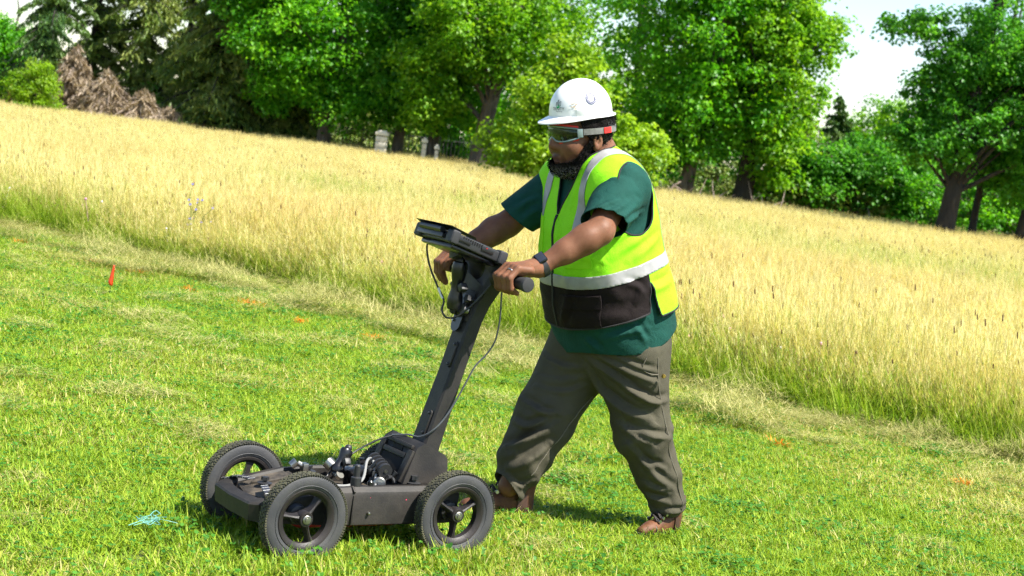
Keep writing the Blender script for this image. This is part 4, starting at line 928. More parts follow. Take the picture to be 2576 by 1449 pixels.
# ================================================================== TABLET COMPUTER
tab = thing('rugged_tablet', 'black rugged tablet computer with sun hood mounted above the handlebar', 'tablet', tuple(CART_C), CART_H)
# plane of the tablet: hinge low end towards the worker, high end forward
ta, tb = np.array([-.410, 0, .970]), np.array([-.208, 0, 1.028]); td = nrm(tb - ta); tn = np.array([-td[2], 0, td[0]]); tn = tn if tn[2] > 0 else -tn; tm = (ta + tb) / 2; TL = np.linalg.norm(tb - ta)
Mt = Matrix(np.stack([td, (0, 1, 0), tn], 1)); TL *= .95; tp = lambda x, y, z_: tuple(tm + td * x + np.array([0, y * .88, 0]) + tn * z_)
bm = bmesh.new(); add_box(bm, tp(0, 0, -.006), (TL + .01, .220, .036), Mt, .008, 3); part('case', bm, M_blk2, tab)
bm = bmesh.new(); add_box(bm, tp(0, 0, -.033), (TL - .015, .189, .016), Mt, .006, 2); part('back_cover', bm, M_blk, tab)
M_bump = simple('bumper_rubber', (.022, .022, .024), .6)             # rubber corner bumpers
for x, y in ((-TL / 2, .112), (-TL / 2, -.112), (TL / 2, .112), (TL / 2, -.112)): bm = bmesh.new(); add_box(bm, tp(x, y, -.004), (.034, .040, .046), Mt, .010, 3); part('bumper', bm, M_bump, tab)
bm = bmesh.new(); add_box(bm, tp(0, 0, .0135), (TL - .03, .180, .003), Mt, .001, 1); part('screen', bm, simple('dark_screen', (.01, .012, .014), .08, coat=.5), tab)
# folding hood standing round the far edge
bm = bmesh.new(); h0, h1 = TL / 2, .036
def panel(pts, th_): add_prism(bm, [np.array(tp(*q_)) for q_ in pts], np.array(th_))
panel([(h0 - .01, -.118, .014), (h0 - .01, .118, .014), (h0 + .028, .130, .026), (h0 + .028, -.130, .026)], td * .002)
panel([(h0 - .01, .118, .014), (h0 - .085, .120, .014), (h0 - .075, .124, .022), (h0 + .028, .130, .026)], np.array([0, .002, 0]))
panel([(h0 - .01, -.118, .014), (h0 - .085, -.120, .014), (h0 - .075, -.124, .022), (h0 + .028, -.130, .026)], np.array([0, -.002, 0]))
part('sun_hood', bm, M_blk, tab, False)
bm = bmesh.new(); add_tube(bm, [tp(h0 + .018, -.09, .010), tp(h0 + .018, .06, .010)], .011, 14); add_box(bm, tp(h0 + .012, -.02, -.008), (.014, .16, .016), Mt, .003); part('hand_strap', bm, simple('strap_black', (.02, .02, .022), .35), tab)
bm = bmesh.new()
for k in range(9): add_box(bm, tp(-.01 + .0095 * k, .1262, .004), (.0045, .003, .010), Mt)
part('vent_slot_shade', bm, simple('slot_shade', (.003, .003, .003), .9), tab, kind='stuff')  # black strips on the solid case paint the shade of open slots
bm = bmesh.new(); add_box(bm, tp(-.035, .1265, -.002), (.050, .004, .014), Mt, .0015); part('port_cover', bm, M_blk, tab); bm = bmesh.new(); add_box(bm, tp(.060, .1265, -.004), (.05, .004, .012), Mt, .0015); part('port_cover', bm, M_blk, tab)
bm = bmesh.new(); add_box(bm, tp(-.028, .129, .004), (.005, .003, .004), Mt); part('indicator', bm, M_rednk, tab)
bm = bmesh.new(); c_ = np.array(tp(-.01, -.01, -.034)); add_tube(bm, [c_ + tn * .004, c_ - tn * .006, np.array([-.318, -.004, .950])], [.034, .032, .014], 20); part('mount_disc', bm, M_blk2, tab)
# ================================================================== THE WORKER
def cloth(name, a, b, scale=14, rough=.85, weave=900, wst=.15, fold=.0, sheen=.0):
    m, nt, p = new_mat(name); f = noise(nt, scale, 4, .6); nt.links.new(ramp(nt, [(.3, a), (.7, b)], f), p.inputs['Base Color'])
    p.inputs['Roughness'].default_value = rough; p.inputs['Specular IOR Level'].default_value = .2; p.inputs['Sheen Weight'].default_value = sheen
    h = noise(nt, weave, 2, .5)
    if fold > 0:
        h = math_n(nt, 'ADD', math_n(nt, 'MULTIPLY', h, .1), math_n(nt, 'MULTIPLY', noise(nt, 16, 3, .55, dist=1.2), fold)); bump(nt, p, h, .5, .012)
    else: bump(nt, p, h, wst, .002)
    return m
M_shirt = cloth('green_cotton', (.005, .042, .032), (.008, .062, .048), 9, fold=.8)
M_trou = cloth('olive_canvas', (.051, .0455, .030), (.076, .069, .047), 5, fold=.35)
M_blackc = cloth('black_brown_cloth', (.0065, .0038, .0038), (.013, .0080, .0078), 12, fold=.6)
M_silver = simple('reflective_tape', (.30, .295, .29), .45, .0, .5, .12, 30)
M_pipe = simple('black_binding', (.012, .012, .012), .8)
def lime_mat():
    m, nt, p = new_mat('lime_mesh_fabric')
    v = N(nt, 'ShaderNodeTexVoronoi'); v.inputs['Scale'].default_value = 420; tc = N(nt, 'ShaderNodeTexCoord'); nt.links.new(tc.outputs['Object'], v.inputs['Vector'])
    c = ramp(nt, [(.0, (.20, .52, .010)), (.30, (.255, .72, .012)), (.5, (.29, .77, .018))], v.outputs['Distance']); c = mixc(nt, math_n(nt, 'MULTIPLY', math_n(nt, 'SUBTRACT', noise(nt, 10, 4, .6), .42), 1.2, True), c, (.17, .54, .010))
    nt.links.new(c, p.inputs['Base Color']); p.inputs['Roughness'].default_value = .75; p.inputs['Specular IOR Level'].default_value = .15
    h = math_n(nt, 'ADD', math_n(nt, 'MULTIPLY', v.outputs['Distance'], .12), math_n(nt, 'MULTIPLY', noise(nt, 11, 3, .5, dist=1.0), .9)); bump(nt, p, h, .45, .012); return m
M_lime = lime_mat()
M_limes = cloth('lime_solid_cloth', (.26, .68, .012), (.33, .76, .02), 20)
def skin_mat():
    m, nt, p = new_mat('dark_skin')
    c = ramp(nt, [(.25, (.115, .049, .026)), (.55, (.175, .078, .043)), (.8, (.225, .107, .063))], noise(nt, 18, 5, .6)); c = mixc(nt, attr(nt, 'lip'), c, (.10, .042, .034)); c = mixc(nt, attr(nt, 'stubble'), c, (.018, .011, .008)); nt.links.new(c, p.inputs['Base Color'])
    nt.links.new(math_n(nt, 'ADD', math_n(nt, 'MULTIPLY', attr(nt, 'lip'), .35), .52), p.inputs['Roughness']); p.inputs['Specular IOR Level'].default_value = .2
    p.inputs['Subsurface Weight'].default_value = .08; p.inputs['Subsurface Radius'].default_value = (.012, .004, .002); p.inputs['Subsurface Scale'].default_value = .5
    bump(nt, p, noise(nt, 260, 3, .6), .25, .002); return m
M_skin = skin_mat()
M_hair = simple('black_curls', (.007, .0055, .005), .8, 0.0, .15, var=.5, scale=180, bmp=1.0, bscale=240)
def beard_mat():
    m, nt, p = new_mat('greying_beard'); tc = N(nt, 'ShaderNodeTexCoord'); sx = N(nt, 'ShaderNodeSeparateXYZ'); nt.links.new(tc.outputs['Object'], sx.inputs[0])
    f = noise(nt, 150, 3, .7); g = attr(nt, 'grey')
    k = math_n(nt, 'MULTIPLY', math_n(nt, 'GREATER_THAN', f, .50), g)
    nt.links.new(mixc(nt, k, (.007, .0055, .005), (.20, .19, .18)), p.inputs['Base Color']); p.inputs['Roughness'].default_value = .85; p.inputs['Specular IOR Level'].default_value = .12
    bump(nt, p, noise(nt, 230, 3, .7), 1.0, .004); return m
M_beard = beard_mat()

person = thing('person', 'worker in lime vest, green shirt and olive trousers pushing the black wheeled cart', 'person', tuple(MAN_C), MAN_H)

# ---- torso in its own leaning frame (p forward, l left, t along the spine)
LEAN = rad(17); T0 = np.array([-.035, 0, .72]); TA = np.array([math.sin(LEAN), 0, math.cos(LEAN)]); TP = np.array([math.cos(LEAN), 0, -math.sin(LEAN)])
def plt(P):
    d = P - T0; return d @ TP, P[..., 1], d @ TA
def unplt(p, l, t): return T0 + p * TP + np.array([0, l, 0]) + t * TA
TS = np.array([-.16, -.08, 0, .12, .24, .34, .43, .50, .555, .605, .66])
TAa = np.array([.200, .204, .208, .210, .198, .184, .170, .152, .128, .100, .080])
TBb = np.array([.215, .220, .226, .232, .224, .215, .210, .204, .185, .140, .086])
TCc = np.array([.0, .0, .002, .012, .018, .016, .008, -.004, -.010, -.006, .006])
def torso(P):
    p, l, t = plt(P); a = np.interp(t, TS, TAa); b = np.interp(t, TS, TBb); c = np.interp(t, TS, TCc)
    q = ((np.abs((p - c) / a)) ** 2.3 + np.abs(l / b) ** 2.3) ** (1 / 2.3); d = (q - 1) * np.minimum(a, b) * .95
    return smax(smax(d, t - .655, .03), -.15 - t, .01)
SH_L, EL_L, WR_L = np.array([.130, .176, 1.252]), np.array([.285, .300, 1.085]), np.array([.480, .268, .948])
SH_R, EL_R, WR_R = np.array([.125, -.185, 1.250]), np.array([.310, -.285, 1.045]), np.array([.500, -.262, .935])
def folds(P, ax, k, amp, seed, warp=2.0):
    """directional cloth folds: ridges across axis ax, warped by noise"""
    n1 = vnoise(P * 9 + seed); n2 = vnoise(P * 21 + seed * 2.3)
    s = np.sin((P @ np.asarray(ax)) * k + warp * PI * n1 + n2 * 1.5)
    return amp * (.5 + .5 * s) ** 1.5 * (.25 + 1.1 * vnoise(P * 6 + seed * 1.7))
def sleeve(P, S, E, sd):
    d = nrm(E - S); L = np.linalg.norm(E - S)
    return cone(P, S + np.array([-.005, 0, -.01]), S + d * (L * 1.0), .092, .072) - folds(P, (d + np.array([0, 0, .4])), 55, .003, sd)
def shirt_fn(P):
    d = torso(P); d = smin(d, sleeve(P, SH_L, EL_L, 1), .045); d = smin(d, sleeve(P, SH_R, EL_R, 2), .045)
    p, l, t = plt(P); return d - folds(P, np.array([.2, .35, 1.0]), 34, .006, 5) * np.clip(.3 - t, 0, .3) * 3
def vest_fn(P):
    d = smin(torso(P), cone(P, SH_L + (-.0, -.05, 0), SH_L + (.02, .0, -.02), .085, .085), .06)
    d = smin(d, cone(P, SH_R + (-.0, .05, 0), SH_R + (.02, .0, -.02), .085, .085), .06)
    return d - .013 - folds(P, np.array([.5, .5, .7]), 26, .007, 9)

# ---- head frame
HP = rad(13.0); HE = np.array([.192, 0, 1.389]); HX = np.array([math.cos(HP), 0, -math.sin(HP)]); HZ = np.array([math.sin(HP), 0, math.cos(HP)]); HY = np.array([0, 1., 0])
HM = np.stack([HX, HY, HZ])
def toh(P): return (P - HE) @ HM.T
def fromh(q): return HE + np.asarray(q, float) @ HM
def sym(q): return np.stack([q[..., 0], np.abs(q[..., 1]), q[..., 2]], -1)
def skull(q):
    d = ell(q, (.012, 0, .062), (.103, .084, .112)); d = smin(d, ell(q, (.054, 0, -.012), (.072, .068, .090)), .04)
    return smin(d, ell(q, (.066, 0, -.062), (.054, .056, .040)), .035)
def head_fn(P):
    q = toh(P); s = sym(q); d = skull(q)
    d = smin(d, ell(s, (.088, .044, -.014), (.036, .032, .032)), .03)                    # cheeks
    d = smin(d, cone(s, (.116, .008, .046), (.108, .045, .046), .014, .012), .02)       # brow
    d = smax(d, -ell(s, (.133, .033, .022), (.022, .018, .013)), .014)                  # eye sockets
    d = smin(d, ell(s, (.106, .033, .021), (.015, .017, .013)), .006)                   # lids
    d = smin(d, chain(q, [(.112, 0, .048), (.126, 0, .022), (.137, 0, -.004)], [.009, .012, .0165], .01), .012)
    d = smin(d, ell(s, (.124, .016, -.010), (.015, .011, .011)), .009)                  # nostril wings
    d = smin(d, ell(q, (.121, 0, -.047), (.015, .030, .0085)), .008)                    # lips
    d = smin(d, ell(q, (.118, 0, -.060), (.014, .026, .009)), .006)
    d = smax(d, -ell(q, (.137, 0, -.0532), (.012, .022, .0022)), .004)
    e = ell(s, (.010, .090, .003), (.020, .011, .033)); e = smax(e, -ell(s, (.013, .101, .005), (.011, .009, .020)), .006)
    e = smin(e, ell(s, (.017, .087, -.024), (.011, .008, .010)), .008)
    d = smin(d, e, .010)
    d = smin(d, chain(P, [fromh((-.025, 0, .0)), fromh((-.035, 0, -.06)), unplt(.005, 0, .575)], [.060, .072, .092], .03), .03)
    return d
# ---- hands on the grips
def hand_frame(side):
    g = cart2man((0, side, 0)) - cart2man((0, 0, 0)); f = cart2man((1, 0, 0)) - cart2man((0, 0, 0)); c = cart2man((GRIP_X, side * .190, GRIP_Z)); return c, g, f, np.array([0, 0, 1.])
def hand(P, side, wr):
    c, g, f, u = hand_frame(side); loc = lambda a, b, z: c + g * a + f * b + u * z
    offs = [-.034, -.0115, .011, .032]; sc_ = [1.0, 1.08, 1.0, .84]; rr = [.0118, .0122, .0115, .0102]; d = None
    for i in range(4):
        o, s, r = offs[i], sc_[i], rr[i]
        if side > 0: pts = [loc(o, -.030, .044), loc(o, .016, .046), loc(o * 1.05, .016 + .036 * s, .014), loc(o * 1.05, .013 + .028 * s, -.020), loc(o * 1.02, .010, -.034)]
        else:
            w = [1.0, .75, .6, .5][i]; pts = [loc(o, -.030, .042), loc(o, .016, .044), loc(o * 1.1, .018 + .036 * s, .010), loc(o * 1.1, .018 + .030 * s, -.022 - .004 * w), loc(o * 1.06, .012 + .026 * w, -.040 - .020 * w)]
        e = chain(P, pts, [.016, r * 1.22, r * 1.02, r * .96, r * .85], .006); d = e if d is None else smin(d, e, .0035)
    pl = cone(P, wr, loc(-.020, .002, .040), .030, .020); pl = smin(pl, cone(P, wr, loc(.022, -.002, .038), .028, .018), .02); d = smin(d, pl, .012)
    th = chain(P, [wr + (loc(0, 0, 0) - wr) * .35 - g * .022, loc(-.050, -.022, .020), loc(-.056, .010, -.010), loc(-.045, .034, -.024)], [.022, .0165, .0135, .0105], .01)
    d = smin(d, th, .012)
    ax = P - c; rad_ = np.linalg.norm(ax - (ax @ g)[..., None] * g, axis=-1); return smax(d, .0205 - rad_, .003)
def arm(P, S, E, W):
    d = nrm(E - S); w = nrm(W - E)
    a = smin(cone(P, S, E, .060, .043), cone(P, E - w * .01, E + w * .13, .044, .038), .03); a = smin(a, cone(P, E + w * .06, W, .042, .029), .03)
    return smin(a, ell(P, E + w * .055 + np.array([0, .008 * np.sign(E[1]), .008]), (.043, .041, .041)), .03)
R_HIP, R_KN, R_AN = np.array([.02, -.095, .66]), np.array([.150, -.105, .370]), np.array([.262, -.105, .115])
L_HIP, L_KN, L_AN = np.array([-.055, .085, .66]), np.array([-.132, .118, .375]), np.array([-.274, .135, .115])
def near(P, c, R, fn):
    d = np.linalg.norm(P - c, axis=-1); out = d - R * .7; m = d < R
    if m.any(): out[m] = fn(P[m])
    return out
def body_fn(P):
    d = near(P, HE + np.array([-.02, 0, -.02]), .30, head_fn); d = smin(d, smax(torso(P) + .030, .02 - plt(P)[2], .02), .03)
    for S, E, W, s in ((SH_L, EL_L, WR_L, 1), (SH_R, EL_R, WR_R, -1)): d = smin(d, smin(arm(P, S, E, W), near(P, W + (hand_frame(s)[0] - W) * .6, .17, lambda X: hand(X, s, W)), .018), .012)
    d = smin(d, chain(P, [R_HIP, R_KN, R_AN], [.085, .055, .04], .03), .03); return smin(d, chain(P, [L_HIP, L_KN, L_AN], [.085, .055, .04], .03), .03)
V, Q = iso(body_fn, (-.42, -.40, .06), (.72, .40, 1.60), .0045)
V = relax(V, Q, 1, .4)
q = toh(V); qs = np.abs(q[:, 1])
lip = np.clip(1.4 - ((q[:, 2] + .054) / .0135) ** 2 - (qs / .027) ** 2, 0, 1) * (q[:, 0] > .10)
stub = np.clip(1.3 - ((q[:, 2] + .034) / .013) ** 2, 0, 1) * np.clip(1.6 - qs / .028, 0, 1) * (q[:, 0] > .085); stub = np.maximum(stub, np.clip(1.2 - ((qs - .037) / .010) ** 2, 0, 1) * np.clip((-.028 - q[:, 2]) * 90, 0, 1) * (q[:, 0] > .07) * (q[:, 2] > -.12))
link('body', mesh_np('body', V, quads=Q, mat=M_skin, smooth=True, attrs={'lip': lip, 'stubble': stub * .5}), person)

# ---- trousers
def trou_fn(P):
    pel = ell(P, (-.040, 0, .70), (.190, .200, .19)); p_, l_, t_ = plt(P)
    def leg(h, k, a, sd, ra, rk, rs, rh):
        s = nrm(a - k); d = cone(P, h, k, ra, rk); d = smin(d, cone(P, k, k + (a - k) * .55, rk * .99, rs), .04); d = smin(d, cone(P, k + (a - k) * .5, a - s * .012, rs, rh), .03)
        tk = np.clip((P - k) @ s / np.linalg.norm(a - k), -1.2, 1.2)
        low = np.clip((tk - .35) / .4, 0, 1); kn = np.exp(-((tk - .0) / .38) ** 2); up = np.clip((-tk - .2) / .4, 0, 1)
        fd = folds(P, s + np.array([.35, .2, 0]), 62, .010, sd, 1.3) * low + folds(P, s * 1.0 + np.array([-.7, .35, 0]), 48, .008, sd + 4, 1.6) * kn + folds(P, s * .55 + np.array([-.85, .3, 0]), 52, .006, sd + 8, 1.4) * up
        return d - fd
    r = leg(R_HIP, R_KN, R_AN, 3.0, .136, .106, .090, .064); q = leg(L_HIP, L_KN, L_AN, 6.0, .136, .098, .078, .068)
    d = smin(r, q, .010); return smin(d, pel, .06)
V, Q = iso(trou_fn, (-.46, -.34, .02), (.42, .36, .92), .0056); V = relax(V, Q, 1); T = q2t(Q)
# creases: ridge lines traced on the cloth, each a soft ridge with a valley beside it
def on_cloth(fn, x, y):
    B = basis(MAN_H); o = (_C - MAN_C) @ B.T; d = nrm(ray(x, y) @ B.T); t = 5.2
    for _ in range(60): t += .8 * float(fn((o + d * t)[None])[0])
    return o + d * t if t < 8 else None
def crease(V, Nn, fn, lines):
    D = np.zeros(len(V))
    for pts, w, h in lines:
        P_ = [on_cloth(fn, x, y) for x, y in pts]; P_ = [p_ for p_ in P_ if p_ is not None]
        if len(P_) < 2: continue
        P_ = spline(P_, 14); near = np.where(np.min(np.linalg.norm(V[:, None] - P_[None, ::3], axis=2), 1) < .09)[0] if len(V) < 4e5 else np.arange(len(V))
        q = V[near]; best = np.full(len(near), 9.); tt_ = np.zeros(len(near)); sg = np.zeros(len(near))
        for i in range(13):
            a, b = P_[i], P_[i + 1]; ba = b - a; t_ = np.clip((q - a) @ ba / (ba @ ba), 0, 1); dv = q - a - t_[:, None] * ba; dd = np.linalg.norm(dv, axis=1); m = dd < best
            best[m] = dd[m]; tt_[m] = (i + t_[m]) / 13; sg[m] = np.sign(np.einsum('ij,ij->i', np.cross(Nn[near][m], np.broadcast_to(nrm(ba), (m.sum(), 3))), dv[m]))
        env = np.sin(PI * np.clip(tt_, 0.04, .96)) ** .6; x_ = best * sg / w
        D[near] += 1.35 * h * env * (np.exp(-(x_) ** 2) - .75 * np.exp(-((x_ - 1.7) / .9) ** 2))
    return V + Nn * D[:, None]
pc = lambda pts: [(1352.1 + x * .1953, 817.6 + y * .1953) for x, y in pts]        # two picture scales in which the creases were read off
p5 = lambda pts: [(1100.6 + x * .4123, 786.1 + y * .4123) for x, y in pts]
CR = [(pc([(640, 440), (950, 640), (1300, 900), (1530, 1010)]), .013, .010), (pc([(760, 400), (1100, 570), (1400, 700), (1550, 745)]), .012, .008), (pc([(620, 540), (820, 820), (1100, 1080), (1450, 1230)]), .015, .014),
      (pc([(1310, 935), (1500, 995), (1670, 965)]), .012, .011), (pc([(1000, 420), (1300, 560), (1530, 610)]), .011, .007), (pc([(1190, 1330), (1480, 1440), (1720, 1460)]), .012, .010), (pc([(1100, 800), (1300, 900), (1500, 900)]), .010, .006),
      (p5([(1120, 690), (1300, 800), (1470, 870)]), .014, .013), (p5([(1240, 900), (1380, 960), (1490, 930)]), .011, .009), (p5([(1268, 1105), (1400, 1160), (1515, 1115)]), .010, .010), (p5([(1290, 1180), (1420, 1215), (1512, 1190)]), .009, .009), (p5([(1160, 810), (1330, 1000), (1440, 1090)]), .013, .009), (p5([(1265, 1040), (1390, 1090), (1510, 1050)]), .011, .009),
      (p5([(500, 520), (640, 610), (730, 620)]), .012, .012), (p5([(465, 660), (560, 695), (690, 650)]), .012, .012), (p5([(400, 830), (550, 785), (720, 680)]), .014, .013), (p5([(325, 860), (480, 830), (610, 740)]), .013, .010), (p5([(325, 935), (430, 955), (560, 900), (690, 800)]), .015, .015),
      (p5([(590, 380), (800, 412), (910, 395)]), .010, .005), (p5([(590, 450), (770, 485), (900, 450)]), .010, .006), (p5([(420, 1000), (500, 1065), (575, 1030)]), .010, .009), (p5([(640, 250), (760, 330), (880, 340)]), .011, .006)]
V = crease(V, grad(trou_fn, V), trou_fn, CR)
for a, k, c in ((R_AN, R_KN, .012), (L_AN, L_KN, .075)):
    s = nrm(a - k); s2 = nrm(s + np.array([.28 if c > .06 else .75, 0, 0])); f = (a + s * c - np.array([0, 0, 0]) - V) @ s2; V, T = clip(V, T, np.where((np.linalg.norm(V - a, axis=1) > .2), 1.0, f))
V, T = clip(V, T, .77 - V[:, 2])
sheet('trousers', V, T, M_trou, person, .003)
M_seam = simple('seam_thread', (.13, .115, .085), .85)
def seam(name, pts, r=.0020, mat=None):
    """piping laid on the trousers: points are pulled on to the cloth surface"""
    P_ = spline(pts, 40)
    for _ in range(6): P_ = P_ - grad(trou_fn, P_) * trou_fn(P_)[:, None]
    P_[1:-1] = (P_[:-2] + P_[1:-1] * 2 + P_[2:]) / 4; bm = bmesh.new(); add_tube(bm, P_ + grad(trou_fn, P_) * .0006, r, 6); part(name, bm, mat or M_seam, person)
seam('side_seam', [(-.085, .24, .66), (-.11, .24, .56), (-.16, .22, .42), (-.21, .22, .30), (-.28, .22, .18), (-.305, .21, .08)])
seam('pocket_seam', [(-.03, .245, .66), (-.02, .25, .615), (-.05, .25, .60), (-.10, .25, .60)])
seam('inner_seam', [(.03, -.01, .48), (.09, -.005, .41), (.14, -.005, .33), (.19, -.01, .25), (.23, -.02, .18)])
bm = bmesh.new(); add_lathe(bm, [(.001, .004), (.006, .004), (.008, .001), (.008, -.004)], 12, 'y', (-.10, .247, .600)); part('rivet', bm, simple('brass', (.45, .30, .08), .4, 1), person)

# ---- shirt
V, Q = iso(shirt_fn, (-.36, -.42, .54), (.48, .42, 1.40), .0062); V = relax(V, Q, 2); T = q2t(Q)
p4 = lambda pts: [(1194.9 + x * .3906, 345.9 + y * .3906) for x, y in pts]
V = crease(V, grad(shirt_fn, V), shirt_fn, [(p4([(760, 470), (850, 430), (960, 400)]), .012, .005), (p4([(830, 500), (930, 460), (1030, 400)]), .012, .006), (p4([(900, 540), (980, 490), (1050, 420)]), .012, .006), (p4([(970, 560), (1020, 520), (1080, 480)]), .010, .005), (p4([(760, 300), (880, 260), (1000, 290)]), .014, .004),
    (p4([(250, 470), (330, 420), (400, 390)]), .012, .006), (p4([(300, 540), (370, 480), (420, 450)]), .012, .007), (p4([(820, 1300), (960, 1260), (1100, 1230)]), .012, .007), (p4([(1000, 1180), (1060, 1260), (1100, 1320)]), .012, .006), (p4([(700, 1290), (760, 1340), (800, 1380)]), .012, .006)])
p, l, t = plt(V); hem = -.030 + .012 * np.sin(np.arctan2(l, p) * 3) + .028 * np.clip(-p / .2, 0, 1)
V, T = clip(V, T, t - hem)
for S, E in ((SH_L, EL_L), (SH_R, EL_R)):
    d = nrm(E - S); d2 = nrm(d + np.array([-.25, 0, -.05])); f = (E - d * .050 - V) @ d2; far = np.linalg.norm(V - E, axis=1) > .19
    V, T = clip(V, T, np.where(far, 1.0, f))
# open the neck
q = toh(V); p, l, t = plt(V)
V, T = clip(V, T, np.linalg.norm((V - unplt(.02, 0, .645)) * (1, 1, .9), axis=1) - .100)
sheet('shirt', V, T, M_shirt, person, .003)

# ---- hi-vis vest, cut from one offset surface
VV, QQ = iso(vest_fn, (-.36, -.34, .58), (.48, .34, 1.40), .0068); VV = relax(VV, QQ, 2); TT = q2t(QQ); NN = grad(vest_fn, VV)
VV = crease(VV, NN, vest_fn, [(p4([(880, 720), (960, 640), (1020, 600)]), .014, .006), (p4([(850, 800), (980, 700), (1080, 640)]), .016, .007), (p4([(1000, 800), (1100, 720), (1180, 640)]), .014, .006), (p4([(640, 800), (720, 770), (800, 790)]), .014, .006), (p4([(520, 500), (530, 620), (520, 720)]), .012, .005), (p4([(960, 940), (1040, 960), (1090, 1010)]), .012, .006), (p4([(1020, 1100), (1050, 1040), (1080, 960)]), .012, .006), (p4([(600, 1000), (590, 1100), (560, 1190)]), .014, .007), (p4([(1120, 980), (1200, 960), (1270, 900)]), .014, .006), (p4([(680, 250), (640, 350), (620, 430)]), .012, .004)])
def vfield(V):
    p, l, t = plt(V); return p, l, t, np.degrees(np.arctan2(l, p))
def cut(fields, off=0.0):
    V, T, Nn = VV + NN * off, TT, NN
    for fn in fields:
        V, T, Nn = clip(V, T, fn(V), Nn)
    return V, T
def f_arm(V):
    o = []
    for S in (SH_L, SH_R):
        p, l, t = plt(V); ps, ls, ts = -.004, .235 * np.sign(S[1]), .510
        o.append((((p - ps) / .098) ** 2 + ((t - ts) / .128) ** 2 + ((l - ls) / .105) ** 2 - 1) * .1)
    return np.minimum(*o)
def f_neck(V):
    p, l, t, ph = vfield(V); vee = np.where(p > -.02, np.abs(l) - np.maximum(0, (t - .462)) * .42, .05)
    ring = np.linalg.norm((V - unplt(.022, 0, .685)) * (1, 1, .9), axis=1) - .096
    return np.minimum(vee, ring)
def f_bottom(V):
    p, l, t, ph = vfield(V); return t - np.where(np.abs(ph) < 92, .070 + .034 * np.clip(np.abs(ph) / 90, 0, 1) ** 1.5, .082)
def f_slit(V):                                  # open side slits below the reflective band
    p, l, t, ph = vfield(V); return np.abs(np.abs(ph) - 95) - np.where(t < .21, .5 + (.21 - t) * 36, -1.0)
BAND = (.222, .266)
def band_t(V): p, l, t = plt(V); return t - .09 * np.clip(.17 - p, 0, .25)
sheet('vest', *cut([f_arm, f_neck, lambda V: np.minimum(f_bottom(V), f_slit(V)), lambda V: np.maximum(band_t(V) - BAND[0] + .01, np.abs(vfield(V)[3]) - 95)]), M_lime, person, .003, 'lime yellow mesh of the safety vest')
def band_fn(V): t = band_t(V); return np.minimum(t - BAND[0], BAND[1] - t)
sheet('front_panel', *cut([lambda V: np.minimum(f_bottom(V), BAND[0] + .004 - band_t(V)), lambda V: 95 - np.abs(vfield(V)[3]), f_slit], .0005), M_blackc, person, .004, 'black lower front of the vest')
sheet('reflective_band', *cut([band_fn], .003), M_silver, person, .002)
sheet('shoulder_strip', *cut([lambda V: .020 - np.abs(V[:, 1] - .122), lambda V: np.where(plt(V)[0] > .02, plt(V)[2] - .40, plt(V)[2] - BAND[1]), f_arm], .003), M_silver, person, .002)
sheet('shoulder_strip', *cut([lambda V: .020 - np.abs(V[:, 1] + .122), lambda V: np.where(plt(V)[0] > .02, plt(V)[2] - .40, plt(V)[2] - BAND[1]), f_arm], .003), M_silver, person, .002)
def rect(l0, l1, t0, t1):
    return lambda V: np.minimum(np.minimum(V[:, 1] - l0, l1 - V[:, 1]), np.minimum(plt(V)[2] - t0, t1 - plt(V)[2]))
fr_ = lambda V: plt(V)[0] - .03
sheet('chest_pocket', *cut([fr_, rect(-.185, -.085, .310, .455)], .005), M_limes, person, .006)
sheet('chest_pocket', *cut([fr_, rect(.070, .185, .295, .385)], .005), M_limes, person, .006)
sheet('cargo_pocket', *cut([fr_, rect(.055, .200, .085, .175)], .004), M_blackc, person, .006)
sheet('pocket_flap', *cut([fr_, rect(.050, .205, .150, .198)], .010), M_blackc, person, .008)
sheet('zipper', *cut([fr_, rect(-.005, .005, .075, .470), lambda V: V[:, 2] - .0], .004), M_pipe, person, .004)
# dark binding along the open edges of the vest
Vb, Tb = cut([f_arm, f_neck, lambda V: np.minimum(f_bottom(V), f_slit(V))]); bm = bmesh.new()
for lp in border_loops(Tb):
    if len(lp) < 20: continue
    pts = Vb[lp]; w = np.vstack([pts[-3:], pts, pts[:3]]); pts = np.stack([np.convolve(w[:, j], np.ones(5) / 5, 'valid') for j in range(3)], 1)[1:-1:2]
    add_tube(bm, np.vstack([pts, pts[:1]]), .0034, 6, False)
part('binding', bm, M_pipe, person)

